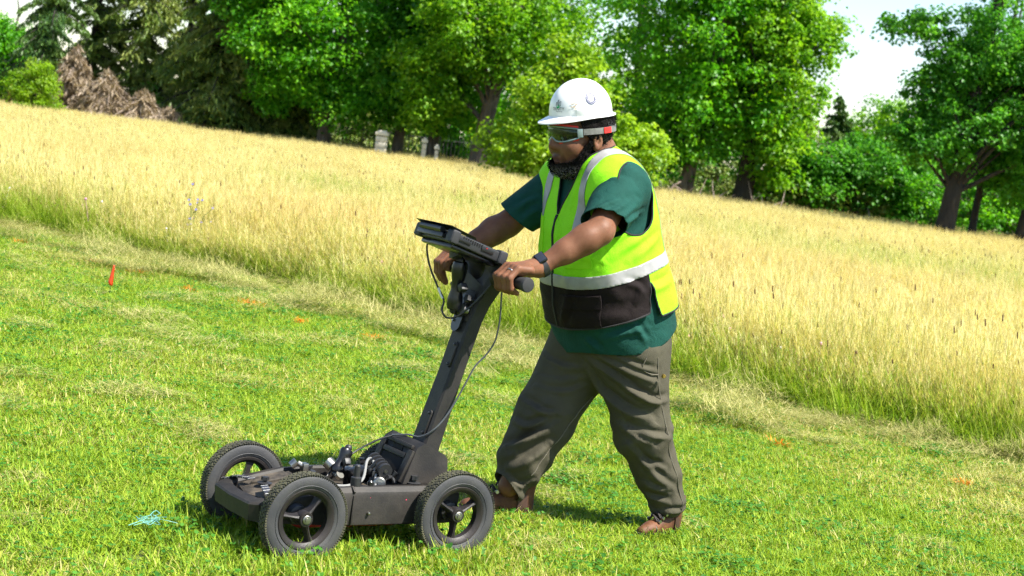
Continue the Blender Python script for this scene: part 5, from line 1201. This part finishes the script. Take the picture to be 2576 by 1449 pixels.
# ---- boots
M_boot = simple('brown_leather', (.105, .042, .019), .62, 0.0, .3, var=.45, scale=22, bmp=.4, bscale=120)
M_bootd = simple('dark_leather', (.05, .022, .014), .55, var=.3, scale=25)
M_sole = simple('rubber_sole', (.018, .016, .015), .8); M_lace = simple('lace', (.02, .014, .012), .8); M_eye = simple('eyelet', (.5, .5, .48), .3, 1)
def boot(heel, yaw, L, pitch=0.0):
    root = link('boot', None, person, tuple(heel)); root.rotation_euler = (0, -pitch, yaw); s = L / .29
    def bf(P):
        P = P / s; d = chain(P, [(.045, 0, .060), (.12, 0, .056), (.20, .004, .040), (.255, .004, .034)], [.040, .038, .034, .028], .03)
        d = smin(d, cone(P, (.050, 0, .06), (.035, 0, .19), .044, .050), .03); d = smax(d, .024 - P[..., 2], .006)
        w = np.abs(P[..., 1]) - np.interp(P[..., 0], [0, .06, .12, .2, .26, .29], [.034, .036, .037, .047, .044, .03]); return smax(d, w, .012) * s
    V_, Q_ = iso(bf, (-.03 * s, -.07 * s, .0), (.32 * s, .07 * s, .26 * s), .006); V_ = relax(V_, Q_, 2); T_ = q2t(Q_); V_, T_ = clip(V_, T_, .19 * s - V_[:, 2])
    up = sheet('upper', V_, T_, M_boot, root, .003)
    bm = bmesh.new(); out = []
    for k in range(28):
        a = 2 * PI * k / 28; c_, sn = math.cos(a), math.sin(a); out.append(((.145 + .150 * abs(c_) ** .8 * (1 if c_ > 0 else -1)) * s, (.045 if c_ > 0 else .040) * sn * s * (1 + .06 * c_), 0))
    add_loft(bm, [[(x, y, z_) for x, y, _ in out] for z_ in (.006, .034 * s)]); add_box(bm, (.045 * s, 0, .012 * s), (.08 * s, .076 * s, .03 * s), bevel=.004); part('sole', bm, M_sole, root)
    bm = bmesh.new(); add_loft(bm, [[(.075 * s - .078 * s * math.cos(a) * w, .0425 * s * math.sin(a) * w, z_) for a in np.linspace(-1.5, 1.5, 14)] + [(.075 * s - .07 * s * math.cos(a) * w, .036 * s * math.sin(a) * w, z_) for a in np.linspace(1.5, -1.5, 14)] for z_, w in ((.03 * s, 1.03), (.065 * s, 1.02), (.095 * s, .98))]); part('heel_counter', bm, M_bootd, root)
    bm = bmesh.new(); bm2 = bmesh.new()
    for i in range(6):
        x_, z_ = (.175 - .022 * i) * s, (.098 + .014 * i + (.012 if i > 2 else 0)) * s
        add_tube(bm, spline([(x_ + .012 * s, -.026 * s, z_ - .012), (x_ + .012 * s, 0, z_ + .004), (x_, .026 * s, z_ - .010)], 7), .0040, 5); add_tube(bm, spline([(x_, -.026 * s, z_ - .010), (x_ + .012 * s, 0, z_ + .006), (x_ + .012 * s, .026 * s, z_ - .012)], 7), .0040, 5)
        for sd in (-1, 1): add_lathe(bm2, [(.001, .038 * sd * s), (.0065, .038 * sd * s), (.0065, .026 * sd * s)], 8, 'y', (x_, 0, z_ - .012))
    for a in (-1, 1): add_tube(bm, spline([(.075 * s, 0, .18 * s), (.10 * s, .03 * a * s, .20 * s), (.12 * s, .035 * a * s, .165 * s), (.11 * s, .02 * a * s, .15 * s)], 9), .0036, 5)
    part('lace', bm, M_lace, root); part('eyelet', bm2, M_eye, root, kind='stuff')
    bm = bmesh.new(); tc_ = [(x_ * s, y_ * s, z_ * s) for x_, y_, z_ in ((.205, -.044, .028), (.202, -.036, .054), (.200, -.018, .070), (.200, 0, .0745), (.200, .022, .070), (.202, .042, .054), (.205, .050, .028))]; add_tube(bm, spline(tc_, 24), .0028, 6); part('toe_seam', bm, M_bootd, root)
    bm = bmesh.new(); add_loft(bm, [[((.06 + .03 * t_ + .012 * math.cos(a)) * s, .026 * math.sin(a) * s, (.235 - .1 * t_) * s) for a in np.linspace(0, 2 * PI, 12, False)] for t_ in (0, .5, 1)]); part('tongue', bm, M_bootd, root)
boot((.155, -.105, -.004), rad(-14), .280); boot((-.333, .130, -.004), rad(16), .228)

# ---- hair and beard: curly masses grown from the head surface
def hair_mesh(name, fn, lo, hi, mat, region, amp, grey=None, seed=1, n_curl=900):
    def f(P): return fn(P) - amp * (.5 + .75 * vnoise(P * 95 + seed) * vnoise(P * 43 + seed * 2))
    V_, Q_ = iso(f, lo, hi, .0034); T_ = q2t(Q_); V_, T_ = clip(V_, T_, region(V_)); at_ = {'grey': grey(V_)} if grey else None
    o = link(name, mesh_np(name, V_, T_, mat=mat, smooth=True, attrs=at_), person)
    g = np.random.RandomState(seed); i = g.choice(len(V_), n_curl); Nn = grad(fn, V_[i]); Vs, Qs, Gs, n = [], [], [], 0
    for k in range(n_curl):                                       # small open curls standing off the surface
        c0 = V_[i[k]] - Nn[k] * .003; a = nrm(np.cross(Nn[k], g.randn(3))); b = np.cross(Nn[k], a); r = .0022 + .002 * g.rand(); ph = g.rand() * 6
        th = np.linspace(0, 4.2, 6) + ph; pts = c0 + np.outer(np.linspace(0, .007 + .006 * g.rand(), 6), Nn[k]) + r * (np.outer(np.cos(th), a) + np.outer(np.sin(th), b))
        w = .0007; vv = np.stack([pts - w * Nn[k], pts + w * Nn[k] + w * a], 1).reshape(-1, 3); Vs.append(vv); Qs.append(n + np.array([[2 * j, 2 * j + 1, 2 * j + 3, 2 * j + 2] for j in range(5)])); n += 12
        if grey: Gs.append(np.full(12, min(1, at_['grey'][i[k]] * 1.5) if g.rand() < .6 else 0))
    link('curls', mesh_np('curls', np.concatenate(Vs), quads=np.concatenate(Qs), mat=mat, attrs={'grey': np.concatenate(Gs)} if grey else None), o, kind='stuff')
def skull_w(P): return skull(toh(P)) - .004
def hair_reg(V):
    q = toh(V); line = np.interp(q[:, 0], [-.12, -.05, -.02, .02, .05, .07], [-.055, -.05, .0, .005, .02, .06]); return np.minimum(np.minimum(q[:, 2] - line, .070 - q[:, 0]), .078 - q[:, 2])
hair_mesh('hair', skull_w, fromh((-.13, -.12, -.12)) - .03, fromh((.10, .12, .15)) + .04, M_hair, hair_reg, .016, None, 3, 1300)
def jaw_w(P):
    q = toh(P); d = skull(q); d = smin(d, ell(sym(q), (.088, .044, -.014), (.036, .032, .032)), .03); return smin(d, ell(q, (.084, 0, -.080), (.043, .046, .024)), .03) - .002
def beard_reg(V):
    q = toh(V); s = np.abs(q[:, 1])
    line = np.interp(q[:, 0], [-.03, .02, .036, .05, .07, .09, .108, .15], [-.02, .0, .020, .000, -.022, -.044, -.060, -.066])
    lips = np.where((q[:, 0] > .108) & (s < .030), -.067 - q[:, 2], 1.0); top = line - q[:, 2]; return np.minimum(np.minimum(top, lips), q[:, 0] - np.interp(q[:, 2], [-.13, -.09, -.05, .0], [.045, .020, .012, .018]))
def grey_fn(V):
    q = toh(V); return np.clip((-.070 - q[:, 2]) * 25, 0, 1) * np.clip((q[:, 0] - .04) * 14, 0, 1)
hair_mesh('beard', jaw_w, fromh((-.05, -.11, -.17)) - .02, fromh((.16, .11, .03)) + .03, M_beard, beard_reg, .014, grey_fn, 4, 1500)
# eyes: white ball with dark iris under lowered lids
M_eyew = simple('eye_white', (.55, .50, .45), .25); M_iris = simple('iris', (.012, .006, .004), .15)
for s in (-1, 1):
    bm = bmesh.new(); bmesh.ops.create_uvsphere(bm, u_segments=14, v_segments=10, radius=.0125, matrix=Matrix.Translation(fromh((.110, .033 * s, .0185)))); e = part('eye', bm, M_eyew, person)
    bm = bmesh.new(); bmesh.ops.create_uvsphere(bm, u_segments=10, v_segments=8, radius=.0055, matrix=Matrix.Translation(fromh((.1185, .033 * s, .0150)))); part('iris', bm, M_iris, e)
# wedding ring on the left hand
c, g, f, u = hand_frame(1); a = c + g * .0115 + f * .016 + u * .046; b = c + g * .0118 + f * .052 + u * .014; m_ = a * .62 + b * .38; d = nrm(b - a); s_, u_, _ = frame_from(d)
bm = bmesh.new(); add_tube(bm, [m_ + .0138 * (math.cos(t_) * s_ + math.sin(t_) * u_) for t_ in np.linspace(0, 2 * PI, 25)], .0022, 6, False); part('ring', bm, simple('grey_ring', (.35, .35, .37), .3, 1), person)

# ================================================================== HARD HAT
def man_thing(name, label, cat):
    return thing(name, label, cat, tuple(MAN_C), MAN_H)
M_hat = simple('white_shell', (.80, .80, .79), .32, var=.03, scale=14, coat=.3)
hat = man_thing('hard_hat', 'white hard hat with printed logo and round badge on the worker', 'helmet')
HC = np.array([.017, 0, .094]); HT = rad(-1.0)
def hat_pt(th, h):
    """th: angle from the front towards his left; h: 0 rim .. 1 crown"""
    a = .1145; b = .1015; hh = .117; k = np.clip(1 - np.clip(h, 0, 1) ** 2.35, 0, 1) ** .5
    ridge = .006 * np.exp(-(np.sin(th) * k * b / .028) ** 2) * np.clip(h * 1.6 - .35, 0, 1)
    q = np.stack([a * k * np.cos(th), b * k * np.sin(th), hh * h + ridge], -1)
    q[..., 0] += .012 * (1 - h) * np.cos(th) * (np.cos(th) > 0) * 0
    c_, s_ = math.cos(HT), math.sin(HT); x, z = q[..., 0], q[..., 2]
    return fromh(HC + np.stack([x * c_ + z * s_, q[..., 1], -x * s_ + z * c_], -1))
nth = 72; th = np.arange(nth) / nth * 2 * PI; rows = [hat_pt(th, np.full(nth, h)) for h in (1 - np.linspace(0, 1, 26) ** 1.5)]
rows[0] = np.repeat(rows[0].mean(0)[None], nth, 0) + (rows[1] - rows[1].mean(0)) * .02
def brim_ring(e, dz):
    w = np.where(np.cos(th) > 0, .009 + .038 * np.abs(np.cos(th)) ** 2.0, .009 + .004 * np.cos(th) ** 2); o = hat_pt(th, np.zeros(nth)); out = hat_pt(th, np.zeros(nth)) - fromh(HC); out = nrm(out)
    drop = -.013 * np.clip(np.cos(th), 0, 1) ** 1.5 * e - .006 * e; return o + out * (w * e)[:, None] + HZ * (drop + dz)[:, None]
rows += [brim_ring(e, np.zeros(nth)) for e in (.15, .5, .85, 1.0)]; rows += [brim_ring(1.01, np.full(nth, -.004)), brim_ring(.9, np.full(nth, -.004))]
bm = bmesh.new(); add_loft(bm, rows, False); bm.faces.new([bm.verts[i] for i in range(0)] or [v for v in list(bm.verts)[:nth]])
sh = part('shell', bm, M_hat, hat, True, 50); md = sh.modifiers.new('t', 'SOLIDIFY'); md.thickness = .0025; md.offset = -1
# accessory slot at the side
for s in (1, -1):
    bm = bmesh.new(); pc = hat_pt(np.array(rad(62) * s), np.array(.10)); nn_ = nrm(pc - fromh(HC + np.array([0, 0, .02]))); ss, uu, _ = frame_from(nn_, HZ)
    add_box(bm, tuple(pc), (.030, .026, .010), Matrix(np.stack([ss, uu, nn_], 1)), .004); part('accessory_slot', bm, M_hat, hat)
def decal(name, curve_pts=None, text=None, th0=0., h0=.3, size=.01, mat=None, lift=.0006, ring=None, rot=0.):
    """flat print laid on the curved shell"""
    if text:
        cu = bpy.data.curves.new('txt', 'FONT'); cu.body = text; cu.size = size; cu.align_x = 'CENTER'; cu.resolution_u = 3; to = bpy.data.objects.new('txt', cu); COL.objects.link(to)
        bpy.context.view_layer.update(); me = bpy.data.meshes.new_from_object(to); bpy.data.objects.remove(to); co = np.array([v.co[:] for v in me.vertices]); fs = [list(p_.vertices) for p_ in me.polygons]
    else: co, fs = curve_pts
    co = np.asarray(co, float); k = np.clip(1 - h0 ** 2.35, 0, 1) ** .5
    ang = th0 + co[:, 0] / (.108 * k); hh = h0 + co[:, 1] / (.117 * (1.0 if h0 < .4 else .86)); P_ = hat_pt(ang, hh); nn_ = nrm(P_ - fromh(HC + np.array([0, 0, .025]))); P_ = P_ + nn_ * (lift + .0012)
    me = bpy.data.meshes.new(name); me.from_pydata([tuple(x) for x in P_], [], fs); me.materials.append(mat); o = link(name, me, hat); return o
M_ink = simple('black_print', (.012, .012, .013), .5); M_grn = simple('green_print', (.03, .38, .12), .5); M_nvy = simple('navy_print', (.018, .022, .10), .5); M_wht = simple('white_print', (.75, .75, .75), .5)
decal('logo_lettering', text='TRINITY', th0=rad(17), h0=.19, size=.0145, mat=M_ink); decal('logo_lettering', text='Engineering', th0=rad(20), h0=.145, size=.0058, mat=M_ink)
def poly(pts): return np.array([(x, y, 0) for x, y in pts]), [list(range(len(pts)))]
for x0, w, hgt, m_ in ((-.011, .0045, .012, M_ink), (-.0045, .0048, .020, M_ink), (.0035, .0075, .015, M_ink)):
    o_ = [(x0, .0), (x0 + w, .0), (x0 + w, hgt), (x0, hgt * .8)]; i_ = [(x0 + .0014, .001), (x0 + w - .0014, .001), (x0 + w - .0014, hgt - .0022), (x0 + .0014, hgt * .8 - .001)]
    co = np.array([(x, y, 0) for x, y in o_ + i_]); decal('logo_tower', (co, [[k, (k + 1) % 4, 4 + (k + 1) % 4, 4 + k] for k in range(4)]), th0=rad(17), h0=.32, mat=m_)
decal('logo_leaf', poly([(-.010, -.001), (-.005, -.007), (.0, -.0085), (.006, -.006), (.011, .0), (.004, -.003), (.003, .008), (-.001, -.003)]), th0=rad(17), h0=.32, mat=M_grn, lift=.001)
def annulus(r0, r1, n=40):
    a = np.arange(n) / n * 2 * PI; co = np.concatenate([np.stack([r * np.cos(a), r * np.sin(a), 0 * a], 1) for r in (r0, r1)]); return co, [[k, (k + 1) % n, n + (k + 1) % n, n + k] for k in range(n)]
decal('badge_ring', annulus(.0112, .0185), th0=rad(84), h0=.50, mat=M_nvy); decal('badge_ring', annulus(.0088, .0098), th0=rad(84), h0=.50, mat=M_nvy)
for k in range(22):
    a = 2 * PI * k / 22; c_, s_ = .0148 * math.cos(a), .0148 * math.sin(a); decal('badge_letter', poly([(c_ - .0008, s_ - .0012), (c_ + .0008, s_ - .0012), (c_ + .0008, s_ + .0012), (c_ - .0008, s_ + .0012)]), th0=rad(84), h0=.50, mat=M_wht, lift=.001)
decal('badge_letter', text='D', th0=rad(84), h0=.465, size=.011, mat=M_nvy, lift=.001)
for y_ in (0, .006): decal('back_print', poly([(-.008, y_), (.008, y_), (.008, y_ + .0016), (-.008, y_ + .0016)]), th0=rad(134), h0=.10, mat=M_grn)
decal('back_print', poly([(-.008, 0), (-.0064, 0), (-.0064, .0076), (-.008, .0076)]), th0=rad(134), h0=.10, mat=M_grn)
M_scuff = simple('scuff_mark', (.52, .40, .28), .6); g_ = np.random.RandomState(8)
for k in range(7):
    cx_, cy_ = .010 * g_.randn(), .006 * g_.randn(); n_ = 9; rr_ = .0015 * (1 + .8 * g_.rand(n_)); decal('scuff', poly([(cx_ + 2.0 * rr_[j] * math.cos(2 * PI * j / n_), cy_ + rr_[j] * math.sin(2 * PI * j / n_)) for j in range(n_)]), th0=rad(46), h0=.31, mat=M_scuff)
# suspension dial at the nape
bm = bmesh.new(); pts = [fromh((.012 + .114 * math.cos(a), .098 * math.sin(a), .058 - .012 * (1 - math.cos(a - PI)))) for a in np.linspace(rad(115), rad(245), 24)]
add_loft(bm, [[p_ + HZ * .011, p_ + HZ * .011 + nrm(p_ - HE) * .003, p_ - HZ * .011 + nrm(p_ - HE) * .003, p_ - HZ * .011] for p_ in pts]); part('suspension_band', bm, M_pipe, hat)
bm = bmesh.new(); add_lathe(bm, [(.001, -.014), (.017, -.014), (.019, -.010), (.019, .0)], 20, 'x', (-.104, 0, .036)); bmesh.ops.transform(bm, matrix=Matrix.Translation(HE) @ Matrix(HM.T).to_4x4(), verts=bm.verts); part('dial', bm, M_pipe, hat)

# ================================================================== SAFETY GOGGLES
gog = man_thing('safety_goggles', 'clear grey-framed safety goggles with red trim and grey strap on the worker', 'goggles')
M_gry = simple('goggle_frame', (.17, .22, .22), .25, coat=.3); M_red = simple('red_trim', (.62, .02, .012), .4); M_strap = simple('grey_strap', (.13, .128, .12), .8, var=.2, scale=80)
def lens_mat():
    m, nt, p = new_mat('clear_lens'); t = N(nt, 'ShaderNodeBsdfTransparent'); t.inputs[0].default_value = (.60, .68, .64, 1); g = N(nt, 'ShaderNodeBsdfGlossy'); g.inputs['Color'].default_value = (.75, .95, .82, 1); g.inputs['Roughness'].default_value = .06
    lw = N(nt, 'ShaderNodeLayerWeight'); lw.inputs['Blend'].default_value = .35; f = math_n(nt, 'ADD', math_n(nt, 'MULTIPLY', lw.outputs['Facing'], .16), .025); mx = N(nt, 'ShaderNodeMixShader'); nt.links.new(f, mx.inputs[0]); nt.links.new(t.outputs[0], mx.inputs[1]); nt.links.new(g.outputs[0], mx.inputs[2]); nt.links.new(mx.outputs[0], nt.nodes['Material Output'].inputs['Surface']); return m
def g_pt(a, z, o=0.0):
    """a: angle round the face, z: height in the head frame"""
    return fromh((.020 + (.118 + o) * math.cos(a), (.100 + o) * math.sin(a), z))
A = np.linspace(-1.02, 1.02, 41)
def top_z(a): return .063 - .012 * (abs(a) / 1.02) ** 2
def bot_z(a): return .010 + .014 * math.exp(-(a / .17) ** 2) + .026 * max(0, abs(a) - .55) ** 1.2
bm = bmesh.new(); g_ = [[bm.verts.new(g_pt(a, bot_z(a) + (top_z(a) - bot_z(a)) * t_, .004 * math.sin(PI * t_))) for a in A] for t_ in np.linspace(0, 1, 7)]
for i in range(6):
    for j in range(40): bm.faces.new((g_[i][j], g_[i][j + 1], g_[i + 1][j + 1], g_[i + 1][j]))
ln = part('lens', bm, lens_mat(), gog); md = ln.modifiers.new('t', 'SOLIDIFY'); md.thickness = .002
ring_ = [g_pt(a, top_z(a)) for a in A] + [g_pt(a, bot_z(a)) for a in A[::-1]]
bm = bmesh.new(); add_tube(bm, np.array(ring_ + ring_[:1]), .0034, 8, False); part('frame', bm, M_gry, gog)
bm = bmesh.new(); add_tube(bm, np.array([g_pt(a, top_z(a) + .006, -.006) for a in A]), .0042, 7); add_tube(bm, np.array([g_pt(a, bot_z(a) - .005, -.007) for a in A[26:]]), .0040, 7); add_tube(bm, np.array([g_pt(a, bot_z(a) - .005, -.007) for a in A[:15]]), .0040, 7); part('trim', bm, M_red, gog)
for s in (-1, 1):
    bm = bmesh.new(); pc = g_pt(1.07 * s, .036, .0); d_ = nrm(g_pt(1.2 * s, .036) - pc); nn_ = nrm(pc - fromh((.02, 0, .026))); add_box(bm, tuple(pc), (.020, .030, .008), Matrix(np.stack([d_, HZ, nn_], 1)), .003); part('clip', bm, M_gry, gog)
def strap_pt(a): return fromh((.012 + .112 * math.cos(a), .0985 * math.sin(a), .038 + .003 * math.cos(a)))
def strap(a0, a1, mat, name, o, w=.0115):
    bm = bmesh.new(); add_loft(bm, [[p_ + HZ * w + n_ * o, p_ + HZ * w + n_ * (o + .0025), p_ - HZ * w + n_ * (o + .0025), p_ - HZ * w + n_ * o] for p_, n_ in ((strap_pt(a), nrm(strap_pt(a) - fromh((.012, 0, .038)))) for a in np.linspace(a0, a1, 30))]); part(name, bm, mat, gog)
strap(1.10, 2 * PI - 1.10, M_strap, 'strap', .0055, .0105); strap(1.75, 2.05, M_red, 'strap_print', .0082, .0100)

# ================================================================== WATCH
wat = man_thing('wrist_watch', 'black smart watch on the left wrist above the near grip', 'watch')
c, g, f, u = hand_frame(1); w_ = nrm(WR_L - EL_L); wc = WR_L - w_ * .012; s_, u_, _ = frame_from(w_)
n_up = nrm(np.array([-.1, .55, .83]) - w_ * (np.array([-.1, .55, .83]) @ w_)); sd_ = np.cross(w_, n_up)
bm = bmesh.new(); rr = .0385; add_loft(bm, [[wc + w_ * dx + (rr + dr) * (math.cos(a) * n_up + math.sin(a) * sd_ * .97) for dx, dr in ((-.011, 0), (-.011, .003), (.011, .003), (.011, 0))] for a in np.linspace(0, 2 * PI, 33)], False); part('band', bm, simple('black_rubber', (.018, .018, .02), .55), wat)
bm = bmesh.new(); add_box(bm, tuple(wc + n_up * .044), (.034, .040, .011), Matrix(np.stack([w_, sd_, n_up], 1)), .004, 3); part('case', bm, simple('dark_metal', (.05, .05, .055), .25, 1), wat)
bm = bmesh.new(); add_box(bm, tuple(wc + n_up * .0500), (.028, .034, .002), Matrix(np.stack([w_, sd_, n_up], 1)), .0008, 2); part('screen', bm, simple('glass_black', (.02, .022, .028), .06, coat=1), wat)
# ================================================================== SMALL THINGS
M_flag = simple('orange_vinyl', (.80, .06, .012), .4); M_wire = simple('wire', (.12, .12, .12), .5, 1)
def gxy(x, y): p = on_ground(x, y); return (float(p[0]), float(p[1]), 0.0)
fl = thing('marker_flag', 'orange-red marker flag rolled round its wire on the lawn', 'flag', gxy(274, 752))
bm = bmesh.new(); add_tube(bm, [(0, 0, -.03), (.004, 0, .12), (.012, 0, .236)], .0016, 6); part('wire', bm, M_wire, fl)
bm = bmesh.new(); rows = []
for t_ in np.linspace(0, 1, 9):
    z_ = .225 - .125 * t_; w_ = .005 + .012 * t_; cx = .011 - .012 * t_; rows.append([bm.verts.new((cx + w_ * math.cos(a), w_ * .7 * math.sin(a), z_ - .012 * t_ * math.sin(a * 1.5))) for a in np.linspace(.4, 5.6, 16)])
for a, b in zip(rows, rows[1:]):
    for k in range(15): bm.faces.new((a[k], a[k + 1], b[k + 1], b[k]))
o = part('flag', bm, M_flag, fl); md = o.modifiers.new('t', 'SOLIDIFY'); md.thickness = .0008
# orange spray paint on the grass
M_paint = leafy('sprayed_grass', lambda nt: ramp(nt, [(0, (.75, .17, .01)), (.6, (.85, .24, .015)), (1, (.55, .36, .05))], attr(nt, 'rnd')), .15, .6, .2)
for k, (x, y, w_, lb) in enumerate([(625, 770, .16, 'bright orange paint mark right of the marker flag'), (935, 858, .09, 'orange paint mark nearest to the cart mast'), (345, 692, .06, 'faint orange paint mark just behind the flag'), (232, 665, .07, 'orange paint mark left of and behind the flag'), (48, 615, .08, 'orange paint mark close to the left border'),
        (475, 735, .06, 'faint orange paint mark between the flag and the bright mark'), (755, 818, .06, 'faint orange paint mark between the two bright marks'), (1960, 1128, .06, 'orange paint mark in the clippings right of the worker'), (2425, 1226, .05, 'orange paint mark in the clippings near the right border')]):
    g = np.random.RandomState(500 + k); n = int(1500 * w_); b = np.stack([g.randn(n) * w_ * .42, g.randn(n) * w_ * .40, np.zeros(n)], 1)
    v, t, q, a, hh = blades(b, .060 + .022 * g.rand(n), .005 + .003 * g.rand(n), g.rand(n) * 6.3, .2 + .6 * g.rand(n), .3 + .9 * g.rand(n), g.rand(n) ** 1.5, 2)
    link('paint_mark', mesh_np('paint_mark', v, t, q, M_paint, attrs={'rnd': a, 'hgt': hh}), None, gxy(x, y), lb, 'paint mark', 'orange paint marks on the lawn')
# chicory in the meadow
M_stem = simple('green_stem', (.10, .16, .03), .7); M_chic = simple('chicory_petal', (.30, .28, .62), .6)
def chicory(base_px, Y, stems, lb):
    bp = at_depth(base_px[0], base_px[1], Y); bp[2] = 0; root = thing('chicory_plant', lb, 'flower', tuple(bp), 0, 'chicory in the meadow'); bm = bmesh.new(); pts_all = []
    for st in stems:
        P_ = [np.zeros(3)] + [at_depth(x, y, Y) - bp for x, y in st]; P_ = spline(P_, 14); add_tube(bm, P_, np.linspace(.004, .0018, 14), 5)
        for p_ in P_[3::3]:
            d = np.random.RandomState(int(abs(p_[2]) * 1e4)).randn(3) * .02; add_tube(bm, [p_, p_ + d], [.004, .001], 4)
        pts_all += [at_depth(x, y, Y) - bp for x, y in st if True]
    part('stem', bm, M_stem, root); g = np.random.RandomState(9)
    for p_ in pts_all:
        bm = bmesh.new(); c = bm.verts.new(p_ + np.array([0, -.006, .004])); rr_ = .010 + .004 * g.rand(); ring = []
        for k in range(20):
            a = 2 * PI * k / 20; q_ = rr_ * (1 if k % 2 else .72); ring.append(bm.verts.new(p_ + np.array([q_ * math.cos(a), -.010 + .004 * math.sin(a * 3), q_ * math.sin(a)])))
        for k in range(20): bm.faces.new((c, ring[k], ring[(k + 1) % 20]))
        o_ = part('flower', bm, M_chic, root, False); md = o_.modifiers.new('t', 'SOLIDIFY'); md.thickness = .002
cpx = lambda pts: [((700 + x / 6.586) * .6289, (700 + y / 6.586) * .6289) for x, y in pts]
chicory((478, 585), 14.3, [cpx([(345, 1305), (400, 1145), (560, 905), (600, 730), (610, 640)]), cpx([(425, 1290), (410, 770), (375, 650), (470, 240)]), cpx([(560, 905), (725, 660)])], 'tall blue-flowered chicory standing in the meadow edge')
chicory((520, 590), 14.4, [cpx([(945, 1235)]), cpx([(700, 1240), (1005, 870)])], 'smaller blue chicory leaning right beside the tall one')
# clover blossoms along the edge
bl = []
for k, c_ in enumerate([(.62, .30, .42), (.70, .62, .60), (.16, .08, .05)]):
    bm = bmesh.new(); bmesh.ops.create_icosphere(bm, subdivisions=1, radius=.011, matrix=Matrix.Translation((0, 0, .30)) @ Matrix.Diagonal((1, 1, 1.1, 1))); add_tube(bm, [(0, 0, 0), (0, 0, .29)], .0014, 4); bl.append(bm_mesh('clover_blossom', bm, simple('blossom_%d' % k, c_, .8)))
P = grid_pts(-6, 5, 6, 18, .13, 1.8); e_ = edge_dist(P[:, 0], P[:, 1]); P = P[(e_ > 0) & (e_ < .9) & in_view(P)]; P = P[(rng.rand(len(P)) < .32 * (noise2(P[:, 0], P[:, 1], .7, 14) > .5))]
ck = rng.rand(len(P)); scatter('clover_blossoms', np.c_[P, np.zeros(len(P))], rng.rand(len(P)) * 6, .7 + .6 * rng.rand(len(P)), np.where(ck < .25, 0, np.where(ck < .4, 1, 2)), ck, bl, 'pink, white and brown clover heads along the edge of the meadow', 'clover', tilt=rng.randn(len(P), 2) * .18)
# tangle of twine on the lawn
g = np.random.RandomState(77); root = link('twine', None, None, gxy(378, 1350), 'tangle of turquoise twine lying on the lawn in front', 'twine'); bm = bmesh.new()
for k in range(5):
    P_ = np.cumsum(g.randn(9, 3) * (.022, .022, 0), 0); P_ -= P_.mean(0); P_[:, 2] = .045 + .018 * g.rand(9); add_tube(bm, spline(P_, 40), .0009, 5)
add_tube(bm, spline([(-.06, -.05, .04), (-.02, .0, .055), (.0, .03, .075), (.02, .02, .07)], 20), .0012, 5); part('strand', bm, simple('turquoise_twine', (.16, .42, .37), .5), root)
# things at the left edge of the wood
po = thing('rusty_post', 'rusty iron post standing at the left border by the bush', 'post', gp(20, 258, 51)); bm = bmesh.new(); add_tube(bm, [(0, 0, 0), (.03, 0, 1.0), (.05, 0, 1.15)], [.06, .055, .03], 8); part('shaft', bm, simple('rust', (.28, .11, .04), .85, var=.4, scale=12), po)
lg = thing('fallen_log', 'grey fallen log lying in front of the brown brush', 'log', gp(215, 282, 52.2), -.12); link('trunk', wood_mesh('trunk', [(spline([(-.3, 0, .42), (.6, 0, .45), (1.6, .1, .40), (2.4, .1, .36)], 12), np.linspace(.13, .07, 12), 9)], M_dead), lg)
for k, (x, lb) in enumerate(((212, 'leftmost white block by the fallen log'), (236, 'middle white block by the fallen log'), (268, 'white block lying on the fallen log'))):
    bl_ = thing('white_block', lb, 'block', gp(x, 284, 51.6), .1, 'white blocks by the log'); bm = bmesh.new(); add_box(bm, (0, 0, .42), (.17, .10, .07), bevel=.012); add_box(bm, (0, .01, .2), (.05, .05, .4), bevel=.006); part('body', bm, simple('white_plastic', (.8, .8, .78), .5), bl_)
